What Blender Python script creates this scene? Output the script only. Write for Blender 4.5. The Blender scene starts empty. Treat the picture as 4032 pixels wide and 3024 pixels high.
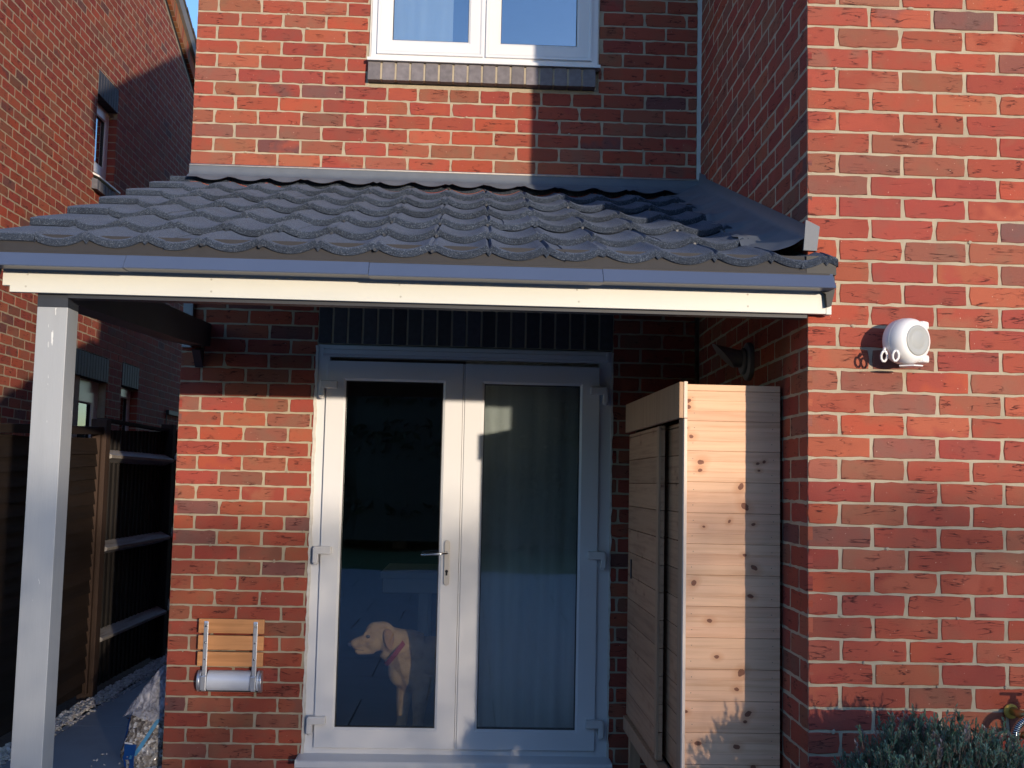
import bpy, math, random
from mathutils import Vector, Matrix, noise

random.seed(7)
S = bpy.context.scene
COL = S.collection
R = math.radians

# ------------------------------------------------------------------ camera
# metres; X right along the house wall, Y into the house, Z up, wall plane at Y = 0
cam = bpy.data.cameras.new('camera')
cam_ob = bpy.data.objects.new('camera', cam)
COL.objects.link(cam_ob)
cam.sensor_width = 36.0
cam.lens = 36.0 * 4418.3 / 4032.0
cam.clip_start, cam.clip_end = 0.05, 500
right = Vector((0.99903593, -0.03821601, 0.02160439))
up = Vector((-0.02487087, -0.08717438, 0.99588256))
fwd = Vector((0.03617531, 0.99545978, 0.0880408))
cm = Matrix((right, up, -fwd)).transposed().to_4x4()
cm.translation = Vector((1.48246, -5.75229, 1.48721))
cam_ob.matrix_world = cm
S.camera = cam_ob

# ------------------------------------------------------------------ sky and sun
SUN_DIR = Vector((-0.426, 1.0, -0.082)).normalized()          # the way the light travels
elev = math.asin(-SUN_DIR.z)
w = bpy.data.worlds.new('World')
S.world = w
w.use_nodes = True
nt = w.node_tree
sky = nt.nodes.new('ShaderNodeTexSky')
sky.sky_type = 'NISHITA'
sky.sun_disc = False
sky.sun_elevation = elev
sky.sun_rotation = math.atan2(-SUN_DIR.x, -SUN_DIR.y)
sky.air_density = 1.0
sky.dust_density = 0.3
sky.ozone_density = 2.0
bg = nt.nodes['Background']
bg.inputs[1].default_value = 0.15
tint = nt.nodes.new('ShaderNodeMix'); tint.data_type = 'RGBA'; tint.blend_type = 'MULTIPLY'
tint.inputs[0].default_value = 1.0
tint.inputs[7].default_value = (0.94, 1.14, 1.62, 1)          # bluer, stronger sky to lift the shaded surfaces
nt.links.new(sky.outputs[0], tint.inputs[6])
nt.links.new(tint.outputs[2], bg.inputs[0])
sun = bpy.data.lights.new('sun', 'SUN')
sun.energy = 2.0
sun.angle = R(0.7)
sun.color = (1.0, 0.84, 0.66)
sun_ob = bpy.data.objects.new('sun', sun)
COL.objects.link(sun_ob)
sun_ob.rotation_euler = SUN_DIR.to_track_quat('-Z', 'Y').to_euler()
S.view_settings.view_transform = 'Standard'
S.view_settings.look = 'None'
S.view_settings.exposure = 1.22
S.view_settings.gamma = 1
S.render.engine = 'CYCLES'
S.cycles.max_bounces = 10
S.cycles.transparent_max_bounces = 24

# ------------------------------------------------------------------ materials
def nmat(name):
    m = bpy.data.materials.new(name)
    m.use_nodes = True
    n = m.node_tree
    b = n.nodes['Principled BSDF']
    return m, n, b

def N(n, t, **k):
    nd = n.nodes.new(t)
    for a, v in k.items():
        if a.startswith('i_'):
            key = a[2:]
            nd.inputs[int(key) if key.isdigit() else key].default_value = v
        else:
            setattr(nd, a, v)
    return nd

def ramp(n, src, stops):
    r = n.nodes.new('ShaderNodeValToRGB')
    el = r.color_ramp.elements
    el[0].position, el[0].color = stops[0][0], (*stops[0][1], 1)
    el[1].position, el[1].color = stops[-1][0], (*stops[-1][1], 1)
    for p, c in stops[1:-1]:
        e = el.new(p)
        e.color = (*c, 1)
    n.links.new(src, r.inputs[0])
    return r

def mixc(n, fac, a, b, mode='MIX'):
    m = n.nodes.new('ShaderNodeMix')
    m.data_type = 'RGBA'
    m.blend_type = mode
    for sock, v in ((m.inputs[0], fac), (m.inputs[6], a), (m.inputs[7], b)):
        if hasattr(v, 'is_linked'):
            n.links.new(v, sock)
        elif isinstance(v, (int, float)):
            sock.default_value = v
        else:
            sock.default_value = (*v, 1)
    return m.outputs[2]

def bump(n, b, h, strength=0.3, dist=0.002, prev=None):
    bp = n.nodes.new('ShaderNodeBump')
    bp.inputs['Strength'].default_value = strength
    bp.inputs['Distance'].default_value = dist
    n.links.new(h, bp.inputs['Height'])
    if prev is not None:
        n.links.new(prev, bp.inputs['Normal'])
    n.links.new(bp.outputs[0], b.inputs['Normal'])
    return bp.outputs[0]

def simple(name, col, rough=0.5, metal=0.0, var=0.15, scale=12.0, bmp=0.1, bscale=180.0, bdist=0.001, dark=None, spec=0.5, stretch=(1, 1, 1)):
    """a plain surface with slight blotchy variation and fine relief"""
    m, n, b = nmat(name)
    tc = N(n, 'ShaderNodeTexCoord')
    mp = N(n, 'ShaderNodeMapping')
    mp.inputs['Scale'].default_value = stretch
    n.links.new(tc.outputs['Object'], mp.inputs[0])
    n1 = N(n, 'ShaderNodeTexNoise', i_Scale=scale, i_Detail=6.0, i_Roughness=0.6)
    n.links.new(mp.outputs[0], n1.inputs['Vector'])
    d = dark or tuple(c * (1 - var) for c in col)
    l = tuple(min(1, c * (1 + var * 0.6)) for c in col)
    rp = ramp(n, n1.outputs[0], [(0.3, d), (0.5, col), (0.72, l)])
    n.links.new(rp.outputs[0], b.inputs['Base Color'])
    b.inputs['Roughness'].default_value = rough
    b.inputs['Metallic'].default_value = metal
    b.inputs['Specular IOR Level'].default_value = spec
    if bmp:
        n2 = N(n, 'ShaderNodeTexNoise', i_Scale=bscale, i_Detail=3.0)
        n.links.new(mp.outputs[0], n2.inputs['Vector'])
        bump(n, b, n2.outputs[0], bmp, bdist)
    return m

def brick_mat(name):
    m, n, b = nmat(name)
    at = N(n, 'ShaderNodeAttribute', attribute_name='bcol')
    uv = N(n, 'ShaderNodeUVMap', uv_map='UVMap')
    # soft blotches inside one brick (kiss marks)
    n1 = N(n, 'ShaderNodeTexNoise', i_Scale=9.0, i_Detail=2.0, i_Roughness=0.5)
    n.links.new(uv.outputs[0], n1.inputs['Vector'])
    f1 = ramp(n, n1.outputs[0], [(0.47, (0, 0, 0)), (0.62, (1, 1, 1))])
    alt = N(n, 'ShaderNodeAttribute', attribute_name='bcol2')
    c = mixc(n, f1.outputs[0], at.outputs[0], alt.outputs[0])
    # fine sand
    n2 = N(n, 'ShaderNodeTexNoise', i_Scale=420.0, i_Detail=3.0, i_Roughness=0.7)
    n.links.new(uv.outputs[0], n2.inputs['Vector'])
    r2 = ramp(n, n2.outputs[0], [(0.25, (0.72, 0.72, 0.74)), (0.6, (1.12, 1.1, 1.08))])
    c = mixc(n, 0.8, c, r2.outputs[0], 'MULTIPLY')
    # drag creases: thin dark, roughly horizontal
    mp = N(n, 'ShaderNodeMapping')
    mp.inputs['Scale'].default_value = (6.0, 40.0, 1)
    mp.inputs['Rotation'].default_value = (0, 0, 0.05)
    n.links.new(uv.outputs[0], mp.inputs[0])
    n3 = N(n, 'ShaderNodeTexNoise', i_Scale=1.0, i_Detail=3.0, i_Roughness=0.55, i_Distortion=0.6)
    n.links.new(mp.outputs[0], n3.inputs['Vector'])
    s1 = N(n, 'ShaderNodeMath', operation='SUBTRACT')
    s1.inputs[1].default_value = 0.5
    n.links.new(n3.outputs[0], s1.inputs[0])
    s2 = N(n, 'ShaderNodeMath', operation='ABSOLUTE')
    n.links.new(s1.outputs[0], s2.inputs[0])
    line = ramp(n, s2.outputs[0], [(0.004, (1, 1, 1)), (0.022, (0, 0, 0))])
    n4 = N(n, 'ShaderNodeTexNoise', i_Scale=14.0, i_Detail=2.0)
    n.links.new(uv.outputs[0], n4.inputs['Vector'])
    mask = ramp(n, n4.outputs[0], [(0.49, (0, 0, 0)), (0.60, (1, 1, 1))])
    cr = N(n, 'ShaderNodeMath', operation='MULTIPLY')
    n.links.new(line.outputs[0], cr.inputs[0])
    n.links.new(mask.outputs[0], cr.inputs[1])
    cr2 = N(n, 'ShaderNodeMath', operation='MULTIPLY')
    n.links.new(cr.outputs[0], cr2.inputs[0])
    cr2.inputs[1].default_value = 0.85
    c = mixc(n, cr2.outputs[0], c, (0.045, 0.012, 0.012))
    # pale specks of mortar and lime
    n5 = N(n, 'ShaderNodeTexNoise', i_Scale=120.0, i_Detail=1.0)
    n.links.new(uv.outputs[0], n5.inputs['Vector'])
    sp = ramp(n, n5.outputs[0], [(0.76, (0, 0, 0)), (0.80, (1, 1, 1))])
    c = mixc(n, sp.outputs[0], c, (0.5, 0.32, 0.24))
    n.links.new(c, b.inputs['Base Color'])
    b.inputs['Roughness'].default_value = 0.88
    b.inputs['Specular IOR Level'].default_value = 0.25
    h = N(n, 'ShaderNodeMath', operation='SUBTRACT')
    n.links.new(n2.outputs[0], h.inputs[0])
    n.links.new(cr.outputs[0], h.inputs[1])
    p = bump(n, b, h.outputs[0], 0.55, 0.0025)
    n6 = N(n, 'ShaderNodeTexNoise', i_Scale=60.0, i_Detail=4.0)
    n.links.new(uv.outputs[0], n6.inputs['Vector'])
    bump(n, b, n6.outputs[0], 0.35, 0.003, p)
    return m

def wood_mat(name, base, dark, knots=True, axis='X', rough=0.6, grain=1.0, knot_pts=None):
    """planed softwood: grain along one axis, brown knots"""
    m, n, b = nmat(name)
    tc = N(n, 'ShaderNodeTexCoord')
    at = N(n, 'ShaderNodeAttribute', attribute_name='bcol')
    mp = N(n, 'ShaderNodeMapping')
    sc = {'X': (1.0, 14, 26), 'Y': (14, 1.0, 26), 'Z': (22, 22, 1.0)}[axis]
    mp.inputs['Scale'].default_value = sc
    n.links.new(tc.outputs['Object'], mp.inputs[0])
    n1 = N(n, 'ShaderNodeTexNoise', i_Scale=2.2 * grain, i_Detail=5.0, i_Roughness=0.6, i_Distortion=0.35)
    n.links.new(mp.outputs[0], n1.inputs['Vector'])
    r1 = ramp(n, n1.outputs[0], [(0.28, dark), (0.5, base), (0.75, tuple(min(1, c * 1.12) for c in base))])
    c = mixc(n, 1.0, r1.outputs[0], at.outputs[0], 'MULTIPLY')
    if knots:
        mp2 = N(n, 'ShaderNodeMapping')
        mp2.inputs['Scale'].default_value = {'X': (5, 1, 9), 'Y': (1, 5, 9), 'Z': (9, 9, 4)}[axis]
        n.links.new(tc.outputs['Object'], mp2.inputs[0])
        v = N(n, 'ShaderNodeTexVoronoi', i_Scale=1.3, i_Randomness=1.0)
        n.links.new(mp2.outputs[0], v.inputs['Vector'])
        k = ramp(n, v.outputs['Distance'], [(0.035, (1, 1, 1)), (0.10, (0, 0, 0))])
        halo = ramp(n, v.outputs['Distance'], [(0.08, (1, 1, 1)), (0.3, (0, 0, 0))])
        hf = N(n, 'ShaderNodeMath', operation='MULTIPLY')
        n.links.new(halo.outputs[0], hf.inputs[0]); hf.inputs[1].default_value = 0.4
        c = mixc(n, hf.outputs[0], c, tuple(d * x for d, x in zip(dark, (1, .75, .6))))
        kf = N(n, 'ShaderNodeMath', operation='MULTIPLY')
        n.links.new(k.outputs[0], kf.inputs[0]); kf.inputs[1].default_value = 0.85
        c = mixc(n, kf.outputs[0], c, (0.10, 0.035, 0.02))
    if knot_pts:
        sep = N(n, 'ShaderNodeSeparateXYZ')
        n.links.new(tc.outputs['Object'], sep.inputs[0])
        nz = N(n, 'ShaderNodeTexNoise', i_Scale=45.0, i_Detail=3.0)
        n.links.new(tc.outputs['Object'], nz.inputs['Vector'])
        for (kx, kz, kr, ang) in knot_pts:
            cmb = N(n, 'ShaderNodeCombineXYZ')
            n.links.new(sep.outputs[0], cmb.inputs[0]); n.links.new(sep.outputs[2], cmb.inputs[1])
            mk = N(n, 'ShaderNodeMapping', vector_type='TEXTURE')
            mk.inputs['Location'].default_value = (kx, kz, 0)
            mk.inputs['Rotation'].default_value = (0, 0, ang)
            mk.inputs['Scale'].default_value = (kr * 1.45, kr, 1)
            n.links.new(cmb.outputs[0], mk.inputs[0])
            ln = N(n, 'ShaderNodeVectorMath', operation='LENGTH')
            n.links.new(mk.outputs[0], ln.inputs[0])
            ad = N(n, 'ShaderNodeMath', operation='MULTIPLY_ADD')
            n.links.new(nz.outputs[0], ad.inputs[0]); ad.inputs[1].default_value = 1.1
            n.links.new(ln.outputs['Value'], ad.inputs[2])
            halo = ramp(n, ad.outputs[0], [(0.9, (1, 1, 1)), (1.0, (0, 0, 0))])
            halo.color_ramp.elements[0].position = 0.45
            hs = N(n, 'ShaderNodeMath', operation='MULTIPLY_ADD')
            n.links.new(ln.outputs['Value'], hs.inputs[0]); hs.inputs[1].default_value = -0.33; hs.inputs[2].default_value = 0.72
            hs.use_clamp = True
            c = mixc(n, hs.outputs[0], c, (0.52, 0.22, 0.10))
            core = N(n, 'ShaderNodeMath', operation='LESS_THAN')
            n.links.new(ad.outputs[0], core.inputs[0]); core.inputs[1].default_value = 1.2
            cf = N(n, 'ShaderNodeMath', operation='MULTIPLY')
            n.links.new(core.outputs[0], cf.inputs[0]); cf.inputs[1].default_value = 0.85
            c = mixc(n, cf.outputs[0], c, (0.13, 0.04, 0.025))
    n.links.new(c, b.inputs['Base Color'])
    b.inputs['Roughness'].default_value = rough
    b.inputs['Specular IOR Level'].default_value = 0.3
    bump(n, b, n1.outputs[0], 0.15, 0.0012)
    return m

def glass_mat(name, tint=(0.9, 0.95, 0.93), boost=1.5, base=0.02):
    m, n, b = nmat(name)
    n.nodes.remove(b)
    out = n.nodes['Material Output']
    fr = N(n, 'ShaderNodeFresnel', i_IOR=1.5)
    ml = N(n, 'ShaderNodeMath', operation='MULTIPLY_ADD')
    n.links.new(fr.outputs[0], ml.inputs[0]); ml.inputs[1].default_value = boost; ml.inputs[2].default_value = base
    tr = N(n, 'ShaderNodeBsdfTransparent'); tr.inputs[0].default_value = (*tint, 1)
    gl = N(n, 'ShaderNodeBsdfGlossy'); gl.inputs['Roughness'].default_value = 0.01
    gl.inputs[0].default_value = (0.95, 0.98, 1, 1)
    # very slight waviness of the sealed units
    tc = N(n, 'ShaderNodeTexCoord')
    nz = N(n, 'ShaderNodeTexNoise', i_Scale=1.7, i_Detail=1.0)
    n.links.new(tc.outputs['Object'], nz.inputs['Vector'])
    bp = N(n, 'ShaderNodeBump'); bp.inputs['Strength'].default_value = 0.05; bp.inputs['Distance'].default_value = 0.02
    n.links.new(nz.outputs[0], bp.inputs['Height'])
    n.links.new(bp.outputs[0], gl.inputs['Normal'])
    mx = N(n, 'ShaderNodeMixShader')
    n.links.new(ml.outputs[0], mx.inputs[0]); n.links.new(tr.outputs[0], mx.inputs[1]); n.links.new(gl.outputs[0], mx.inputs[2])
    n.links.new(mx.outputs[0], out.inputs[0])
    return m

def speckle_mat(name, cols, scale, rough=0.85, bmp=0.6, bdist=0.002):
    m, n, b = nmat(name)
    tc = N(n, 'ShaderNodeTexCoord')
    v = N(n, 'ShaderNodeTexVoronoi', i_Scale=scale)
    n.links.new(tc.outputs['Object'], v.inputs['Vector'])
    sp = N(n, 'ShaderNodeSeparateColor')
    n.links.new(v.outputs['Color'], sp.inputs[0])
    st = [(i / (len(cols) - 1) * 0.98 + 0.01, c) for i, c in enumerate(cols)]
    r = ramp(n, sp.outputs[0], st)
    big = N(n, 'ShaderNodeTexNoise', i_Scale=5.0, i_Detail=6.0, i_Roughness=0.65)
    n.links.new(tc.outputs['Object'], big.inputs['Vector'])
    rb_ = ramp(n, big.outputs[0], [(0.3, (0.68, 0.66, 0.64)), (0.7, (1.25, 1.27, 1.3))])
    n.links.new(mixc(n, 1.0, r.outputs[0], rb_.outputs[0], 'MULTIPLY'), b.inputs['Base Color'])
    b.inputs['Roughness'].default_value = rough
    bump(n, b, v.outputs['Distance'], bmp, bdist)
    return m

def attr_mat(name, rough=0.6, trans=0.0, metal=0.0):
    m, n, b = nmat(name)
    at = N(n, 'ShaderNodeAttribute', attribute_name='bcol')
    tc = N(n, 'ShaderNodeTexCoord')
    nz = N(n, 'ShaderNodeTexNoise', i_Scale=40.0, i_Detail=4.0)
    n.links.new(tc.outputs['Object'], nz.inputs['Vector'])
    r = ramp(n, nz.outputs[0], [(0.3, (0.8, 0.8, 0.8)), (0.7, (1.1, 1.1, 1.1))])
    n.links.new(mixc(n, 1.0, at.outputs[0], r.outputs[0], 'MULTIPLY'), b.inputs['Base Color'])
    b.inputs['Roughness'].default_value = rough
    b.inputs['Metallic'].default_value = metal
    if trans:
        b.inputs['Transmission Weight'].default_value = 0
        out = n.nodes['Material Output']
        t = N(n, 'ShaderNodeBsdfTranslucent')
        n.links.new(at.outputs[0], t.inputs[0])
        mx = N(n, 'ShaderNodeMixShader', i_0=trans)
        n.links.new(b.outputs[0], mx.inputs[1]); n.links.new(t.outputs[0], mx.inputs[2])
        n.links.new(mx.outputs[0], out.inputs[0])
    return m

M = {}
M['brick'] = brick_mat('brick')
M['mortar'] = simple('mortar', (0.385, 0.325, 0.235), 0.95, var=0.22, scale=9, bmp=0.7, bscale=260, bdist=0.003)
M['blue_brick'] = attr_mat('blue_brick', 0.62)
M['blue_brick'].node_tree.nodes['Principled BSDF'].inputs['Specular IOR Level'].default_value = 0.25
M['upvc'] = simple('white_upvc', (0.70, 0.70, 0.71), 0.28, var=0.03, scale=3, bmp=0.03, bscale=400, bdist=0.0005)
M['sealant'] = simple('white_sealant', (0.62, 0.58, 0.52), 0.7, var=0.18, scale=25, bmp=0.5, bscale=90, bdist=0.003)
M['grey_sealant'] = simple('grey_sealant', (0.42, 0.42, 0.40), 0.7, var=0.1, scale=25, bmp=0.4, bscale=90, bdist=0.002)
M['gasket'] = simple('black_gasket', (0.012, 0.012, 0.013), 0.6, bmp=0)
M['hinge_white'] = simple('hinge_white', (0.68, 0.66, 0.64), 0.35, var=0.04, bmp=0.03)
M['glass'] = glass_mat('door_glass', (0.92, 0.95, 0.94), 1.7, 0.05)
M['sky_glass'] = glass_mat('window_glass', (0.8, 0.86, 0.9), 2.2, 0.13)
M['chrome'] = simple('chrome', (0.75, 0.73, 0.70), 0.14, metal=1.0, var=0.06, bmp=0.02)
M['plate'] = simple('handle_plate', (0.56, 0.52, 0.47), 0.45, metal=0.15, var=0.05, bmp=0.05)
M['alu'] = simple('satin_aluminium', (0.60, 0.62, 0.66), 0.36, metal=0.75, var=0.05, bmp=0.05, bscale=500)
M['alu_light'] = simple('anodised_cover', (0.70, 0.74, 0.82), 0.34, metal=0.25, var=0.04, bmp=0.04)
M['steel'] = simple('screw_steel', (0.45, 0.45, 0.47), 0.25, metal=1.0, bmp=0)
M['nail'] = simple('dark_nail', (0.12, 0.08, 0.06), 0.4, bmp=0)
M['grey_paint'] = simple('grey_paint', (0.33, 0.345, 0.36), 0.5, var=0.06, scale=5, bmp=0.22, bscale=60, bdist=0.0015, stretch=(3, 3, 0.35))
def add_scuffs(m):
    n = m.node_tree; b = n.nodes['Principled BSDF']
    src = b.inputs['Base Color'].links[0].from_socket
    tc = N(n, 'ShaderNodeTexCoord'); mp = N(n, 'ShaderNodeMapping'); mp.inputs['Scale'].default_value = (150, 150, 22)
    n.links.new(tc.outputs['Object'], mp.inputs[0])
    nz = N(n, 'ShaderNodeTexNoise', i_Scale=1.0, i_Detail=2.0); n.links.new(mp.outputs[0], nz.inputs['Vector'])
    sp = N(n, 'ShaderNodeSeparateXYZ'); n.links.new(tc.outputs['Object'], sp.inputs[0])
    mx = N(n, 'ShaderNodeMapRange'); mx.inputs[1].default_value = .0; mx.inputs[2].default_value = .022; mx.inputs[3].default_value = .14; mx.inputs[4].default_value = 0
    dd = N(n, 'ShaderNodeMath', operation='SUBTRACT'); n.links.new(sp.outputs[0], dd.inputs[0]); dd.inputs[1].default_value = .098
    ab = N(n, 'ShaderNodeMath', operation='ABSOLUTE'); n.links.new(dd.outputs[0], ab.inputs[0]); n.links.new(ab.outputs[0], mx.inputs[0])
    mz = N(n, 'ShaderNodeMapRange'); mz.inputs[1].default_value = 1.35; mz.inputs[2].default_value = 1.9; mz.inputs[3].default_value = 0; mz.inputs[4].default_value = .07
    n.links.new(sp.outputs[2], mz.inputs[0])
    s1 = N(n, 'ShaderNodeMath', operation='ADD'); n.links.new(nz.outputs[0], s1.inputs[0]); n.links.new(mx.outputs[0], s1.inputs[1])
    s2 = N(n, 'ShaderNodeMath', operation='ADD'); n.links.new(s1.outputs[0], s2.inputs[0]); n.links.new(mz.outputs[0], s2.inputs[1])
    r = ramp(n, s2.outputs[0], [(0.83, (0, 0, 0)), (0.85, (1, 1, 1))])
    n.links.new(mixc(n, r.outputs[0], src, (0.66, 0.66, 0.64)), b.inputs['Base Color'])
add_scuffs(M['grey_paint'])
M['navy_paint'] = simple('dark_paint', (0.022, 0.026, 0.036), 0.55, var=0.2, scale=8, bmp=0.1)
M['trim'] = simple('coated_trim', (0.075, 0.10, 0.165), 0.38, var=0.06, scale=4, bmp=0.05)
M['cream'] = simple('cream_board', (0.60, 0.60, 0.55), 0.5, var=0.04, scale=7, bmp=0.10, bscale=70, bdist=0.001, stretch=(0.4, 2, 2))
M['filled_screw'] = simple('filled_screw', (0.42, 0.41, 0.36), 0.6, bmp=0)
M['filler'] = simple('eaves_filler', (0.022, 0.020, 0.021), 0.7, var=0.15, scale=30, bmp=0.2)
M['flash'] = simple('grey_membrane', (0.105, 0.12, 0.145), 0.55, var=0.12, scale=10, bmp=0.25, bscale=120, bdist=0.0015)
M['tile'] = speckle_mat('granule_tile', [(0.011, 0.015, 0.023), (0.025, 0.034, 0.052), (0.042, 0.056, 0.083), (0.016, 0.022, 0.034), (0.11, 0.13, 0.165)], 420.0, 0.92, 0.8, 0.0020)
_tb = M['tile'].node_tree.nodes['Principled BSDF']
_tb.inputs['Specular IOR Level'].default_value = 0.15
_tb.inputs['Sheen Weight'].default_value = 0.2
_tb.inputs['Sheen Roughness'].default_value = 0.6
_tb.inputs['Sheen Tint'].default_value = (0.45, 0.55, 0.8, 1)
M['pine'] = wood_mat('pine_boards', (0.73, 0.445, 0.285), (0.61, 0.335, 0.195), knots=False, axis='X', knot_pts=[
    (2.272, 1.800, .011, .5), (2.274, 1.778, .010, 0), (2.270, 1.701, .005, 0), (2.286, 1.671, .011, 0), (2.322, 1.578, .014, .3), (2.319, 1.549, .010, 0),
    (2.530, 1.577, .007, 0), (2.535, 1.552, .007, 0), (2.553, 1.584, .007, .4), (2.468, 1.490, .014, .9), (2.484, 1.420, .016, -.7), (2.427, 1.367, .008, 1.0),
    (2.333, 1.346, .007, 0), (2.516, 1.358, .008, .3), (2.483, 1.247, .008, 0), (2.519, 1.201, .014, -.5), (2.298, 1.143, .013, .8), (2.505, 1.100, .011, -.3),
    (2.356, 1.011, .011, 0), (2.385, .884, .010, 0), (2.472, .831, .015, .8), (2.456, .772, .010, 0), (2.498, .686, .012, .6), (2.486, .659, .008, 0),
    (2.273, .691, .009, 0), (2.317, .582, .012, 0), (2.457, .571, .012, 0), (2.518, .500, .010, 0)])
M['pine_shaded'] = wood_mat('pine_boards_shaded', (0.46, 0.27, 0.16), (0.33, 0.175, 0.10), knots=True, axis='Y')  # same pine as the front, colour darkened for the shaded side
M['pine_trim'] = wood_mat('pine_trim', (0.43, 0.27, 0.165), (0.33, 0.19, 0.11), knots=False, axis='Z')
M['pine_edge'] = wood_mat('pine_edge', (0.78, 0.64, 0.52), (0.68, 0.52, 0.4), knots=False, axis='Z')
M['bamboo'] = wood_mat('seat_slats', (0.62, 0.29, 0.12), (0.50, 0.21, 0.08), knots=False, axis='X', grain=0.7, rough=0.4)
M['fence_wood'] = wood_mat('stained_boards', (0.020, 0.0125, 0.0095), (0.012, 0.008, 0.0065), knots=False, axis='Y', rough=0.75)
M['fence_post'] = wood_mat('stained_post', (0.045, 0.026, 0.018), (0.028, 0.016, 0.011), knots=False, axis='Z', rough=0.75)
M['dark_fence'] = wood_mat('dark_vertical_boards', (0.018, 0.015, 0.014), (0.010, 0.008, 0.008), knots=False, axis='Z', rough=0.85)
M['rail_wood'] = wood_mat('weathered_rail', (0.31, 0.29, 0.27), (0.18, 0.155, 0.13), knots=False, axis='Y', rough=0.7)
M['slab'] = simple('paving_slab', (0.30, 0.315, 0.34), 0.6, var=0.14, scale=3, bmp=0.2, bscale=140, bdist=0.001)
M['grout'] = simple('dark_grout', (0.05, 0.05, 0.05), 0.9, bmp=0.3)
M['stone'] = attr_mat('white_stone', 0.7)
M['leaf'] = attr_mat('leaf', 0.55, 0.25)
M['dark_leaf'] = attr_mat('dark_leaf', 0.7)
M['twig'] = simple('twig', (0.14, 0.10, 0.075), 0.85, var=0.25, scale=20)
M['grass'] = simple('grass', (0.045, 0.085, 0.022), 0.9, var=0.4, scale=3, bmp=0.8, bscale=60, bdist=0.02)
M['soil'] = simple('soil', (0.06, 0.042, 0.03), 0.95, var=0.4, scale=20, bmp=0.9, bscale=60, bdist=0.01)
M['white_plastic'] = simple('white_plastic', (0.80, 0.78, 0.76), 0.3, var=0.03, bmp=0.02)
M['grey_plastic'] = simple('grey_plastic', (0.36, 0.37, 0.36), 0.45, var=0.05, bmp=0.05)
M['dog'] = simple('dog_fur', (0.46, 0.285, 0.155), 0.85, var=0.22, scale=14, bmp=0.8, bscale=130, bdist=0.004, dark=(0.30, 0.165, 0.085))
M['dog_dark'] = simple('dog_nose', (0.05, 0.03, 0.028), 0.3, bmp=0)
M['ear_fur'] = simple('dog_ear_fur', (0.36, 0.19, 0.10), 0.9, var=0.25, scale=20, bmp=0.6, bscale=150, bdist=0.003)
M['collar'] = simple('red_webbing', (0.24, 0.018, 0.022), 0.7, var=0.1, bmp=0.3, bscale=300)
M['black_plastic'] = simple('black_plastic', (0.03, 0.03, 0.034), 0.35, bmp=0.03)
M['yellow_plastic'] = simple('yellow_plastic', (0.50, 0.31, 0.05), 0.7, var=0.1, bmp=0.05)
M['brass'] = simple('brass', (0.45, 0.33, 0.14), 0.35, metal=0.9, var=0.2, scale=30, bmp=0.1)
M['hose_blue'] = simple('hose_blue', (0.03, 0.16, 0.26), 0.4, var=0.1, bmp=0.1)
M['lamp_grey'] = simple('lamp_grey', (0.20, 0.20, 0.21), 0.45, var=0.08, bmp=0.05)
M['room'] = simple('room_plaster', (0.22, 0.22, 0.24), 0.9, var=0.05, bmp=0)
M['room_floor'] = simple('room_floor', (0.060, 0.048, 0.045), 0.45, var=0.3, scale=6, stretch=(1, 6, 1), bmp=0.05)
M['table'] = simple('white_table', (0.72, 0.73, 0.75), 0.5, var=0.03, bmp=0)
M['roof_tile'] = simple('concrete_tile', (0.10, 0.085, 0.075), 0.85, var=0.3, scale=8, bmp=0.5, bscale=80)
M['verge_board'] = simple('grey_verge', (0.20, 0.19, 0.18), 0.7, var=0.25, scale=6, bmp=0.3, bscale=50)
M['black'] = simple('black_opening', (0.01, 0.01, 0.01), 0.9, bmp=0)
M['oak_dry'] = simple('dry_leaf', (0.22, 0.10, 0.035), 0.8, var=0.3, scale=40)

def curtain_mat():
    m, n, b = nmat('net_curtain')
    out = n.nodes['Material Output']
    b.inputs['Base Color'].default_value = (0.78, 0.80, 0.80, 1)
    b.inputs['Roughness'].default_value = 0.9
    tl = N(n, 'ShaderNodeBsdfTranslucent'); tl.inputs[0].default_value = (0.6, 0.62, 0.62, 1)
    tr = N(n, 'ShaderNodeBsdfTransparent')
    tc = N(n, 'ShaderNodeTexCoord')
    wv = N(n, 'ShaderNodeTexNoise', i_Scale=25.0, i_Detail=2.0)
    mp = N(n, 'ShaderNodeMapping'); mp.inputs['Scale'].default_value = (1, 1, 0.03)
    n.links.new(tc.outputs['Object'], mp.inputs[0]); n.links.new(mp.outputs[0], wv.inputs['Vector'])
    m1 = N(n, 'ShaderNodeMixShader', i_0=0.35)
    n.links.new(b.outputs[0], m1.inputs[1]); n.links.new(tl.outputs[0], m1.inputs[2])
    r = ramp(n, wv.outputs[0], [(0.3, (0.26, 0.26, 0.26)), (0.7, (0.12, 0.12, 0.12))])
    m2 = N(n, 'ShaderNodeMixShader')
    n.links.new(r.outputs[0], m2.inputs[0])
    n.links.new(m1.outputs[0], m2.inputs[1]); n.links.new(tr.outputs[0], m2.inputs[2])
    n.links.new(m2.outputs[0], out.inputs[0])
    return m
M['curtain'] = curtain_mat()

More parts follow.
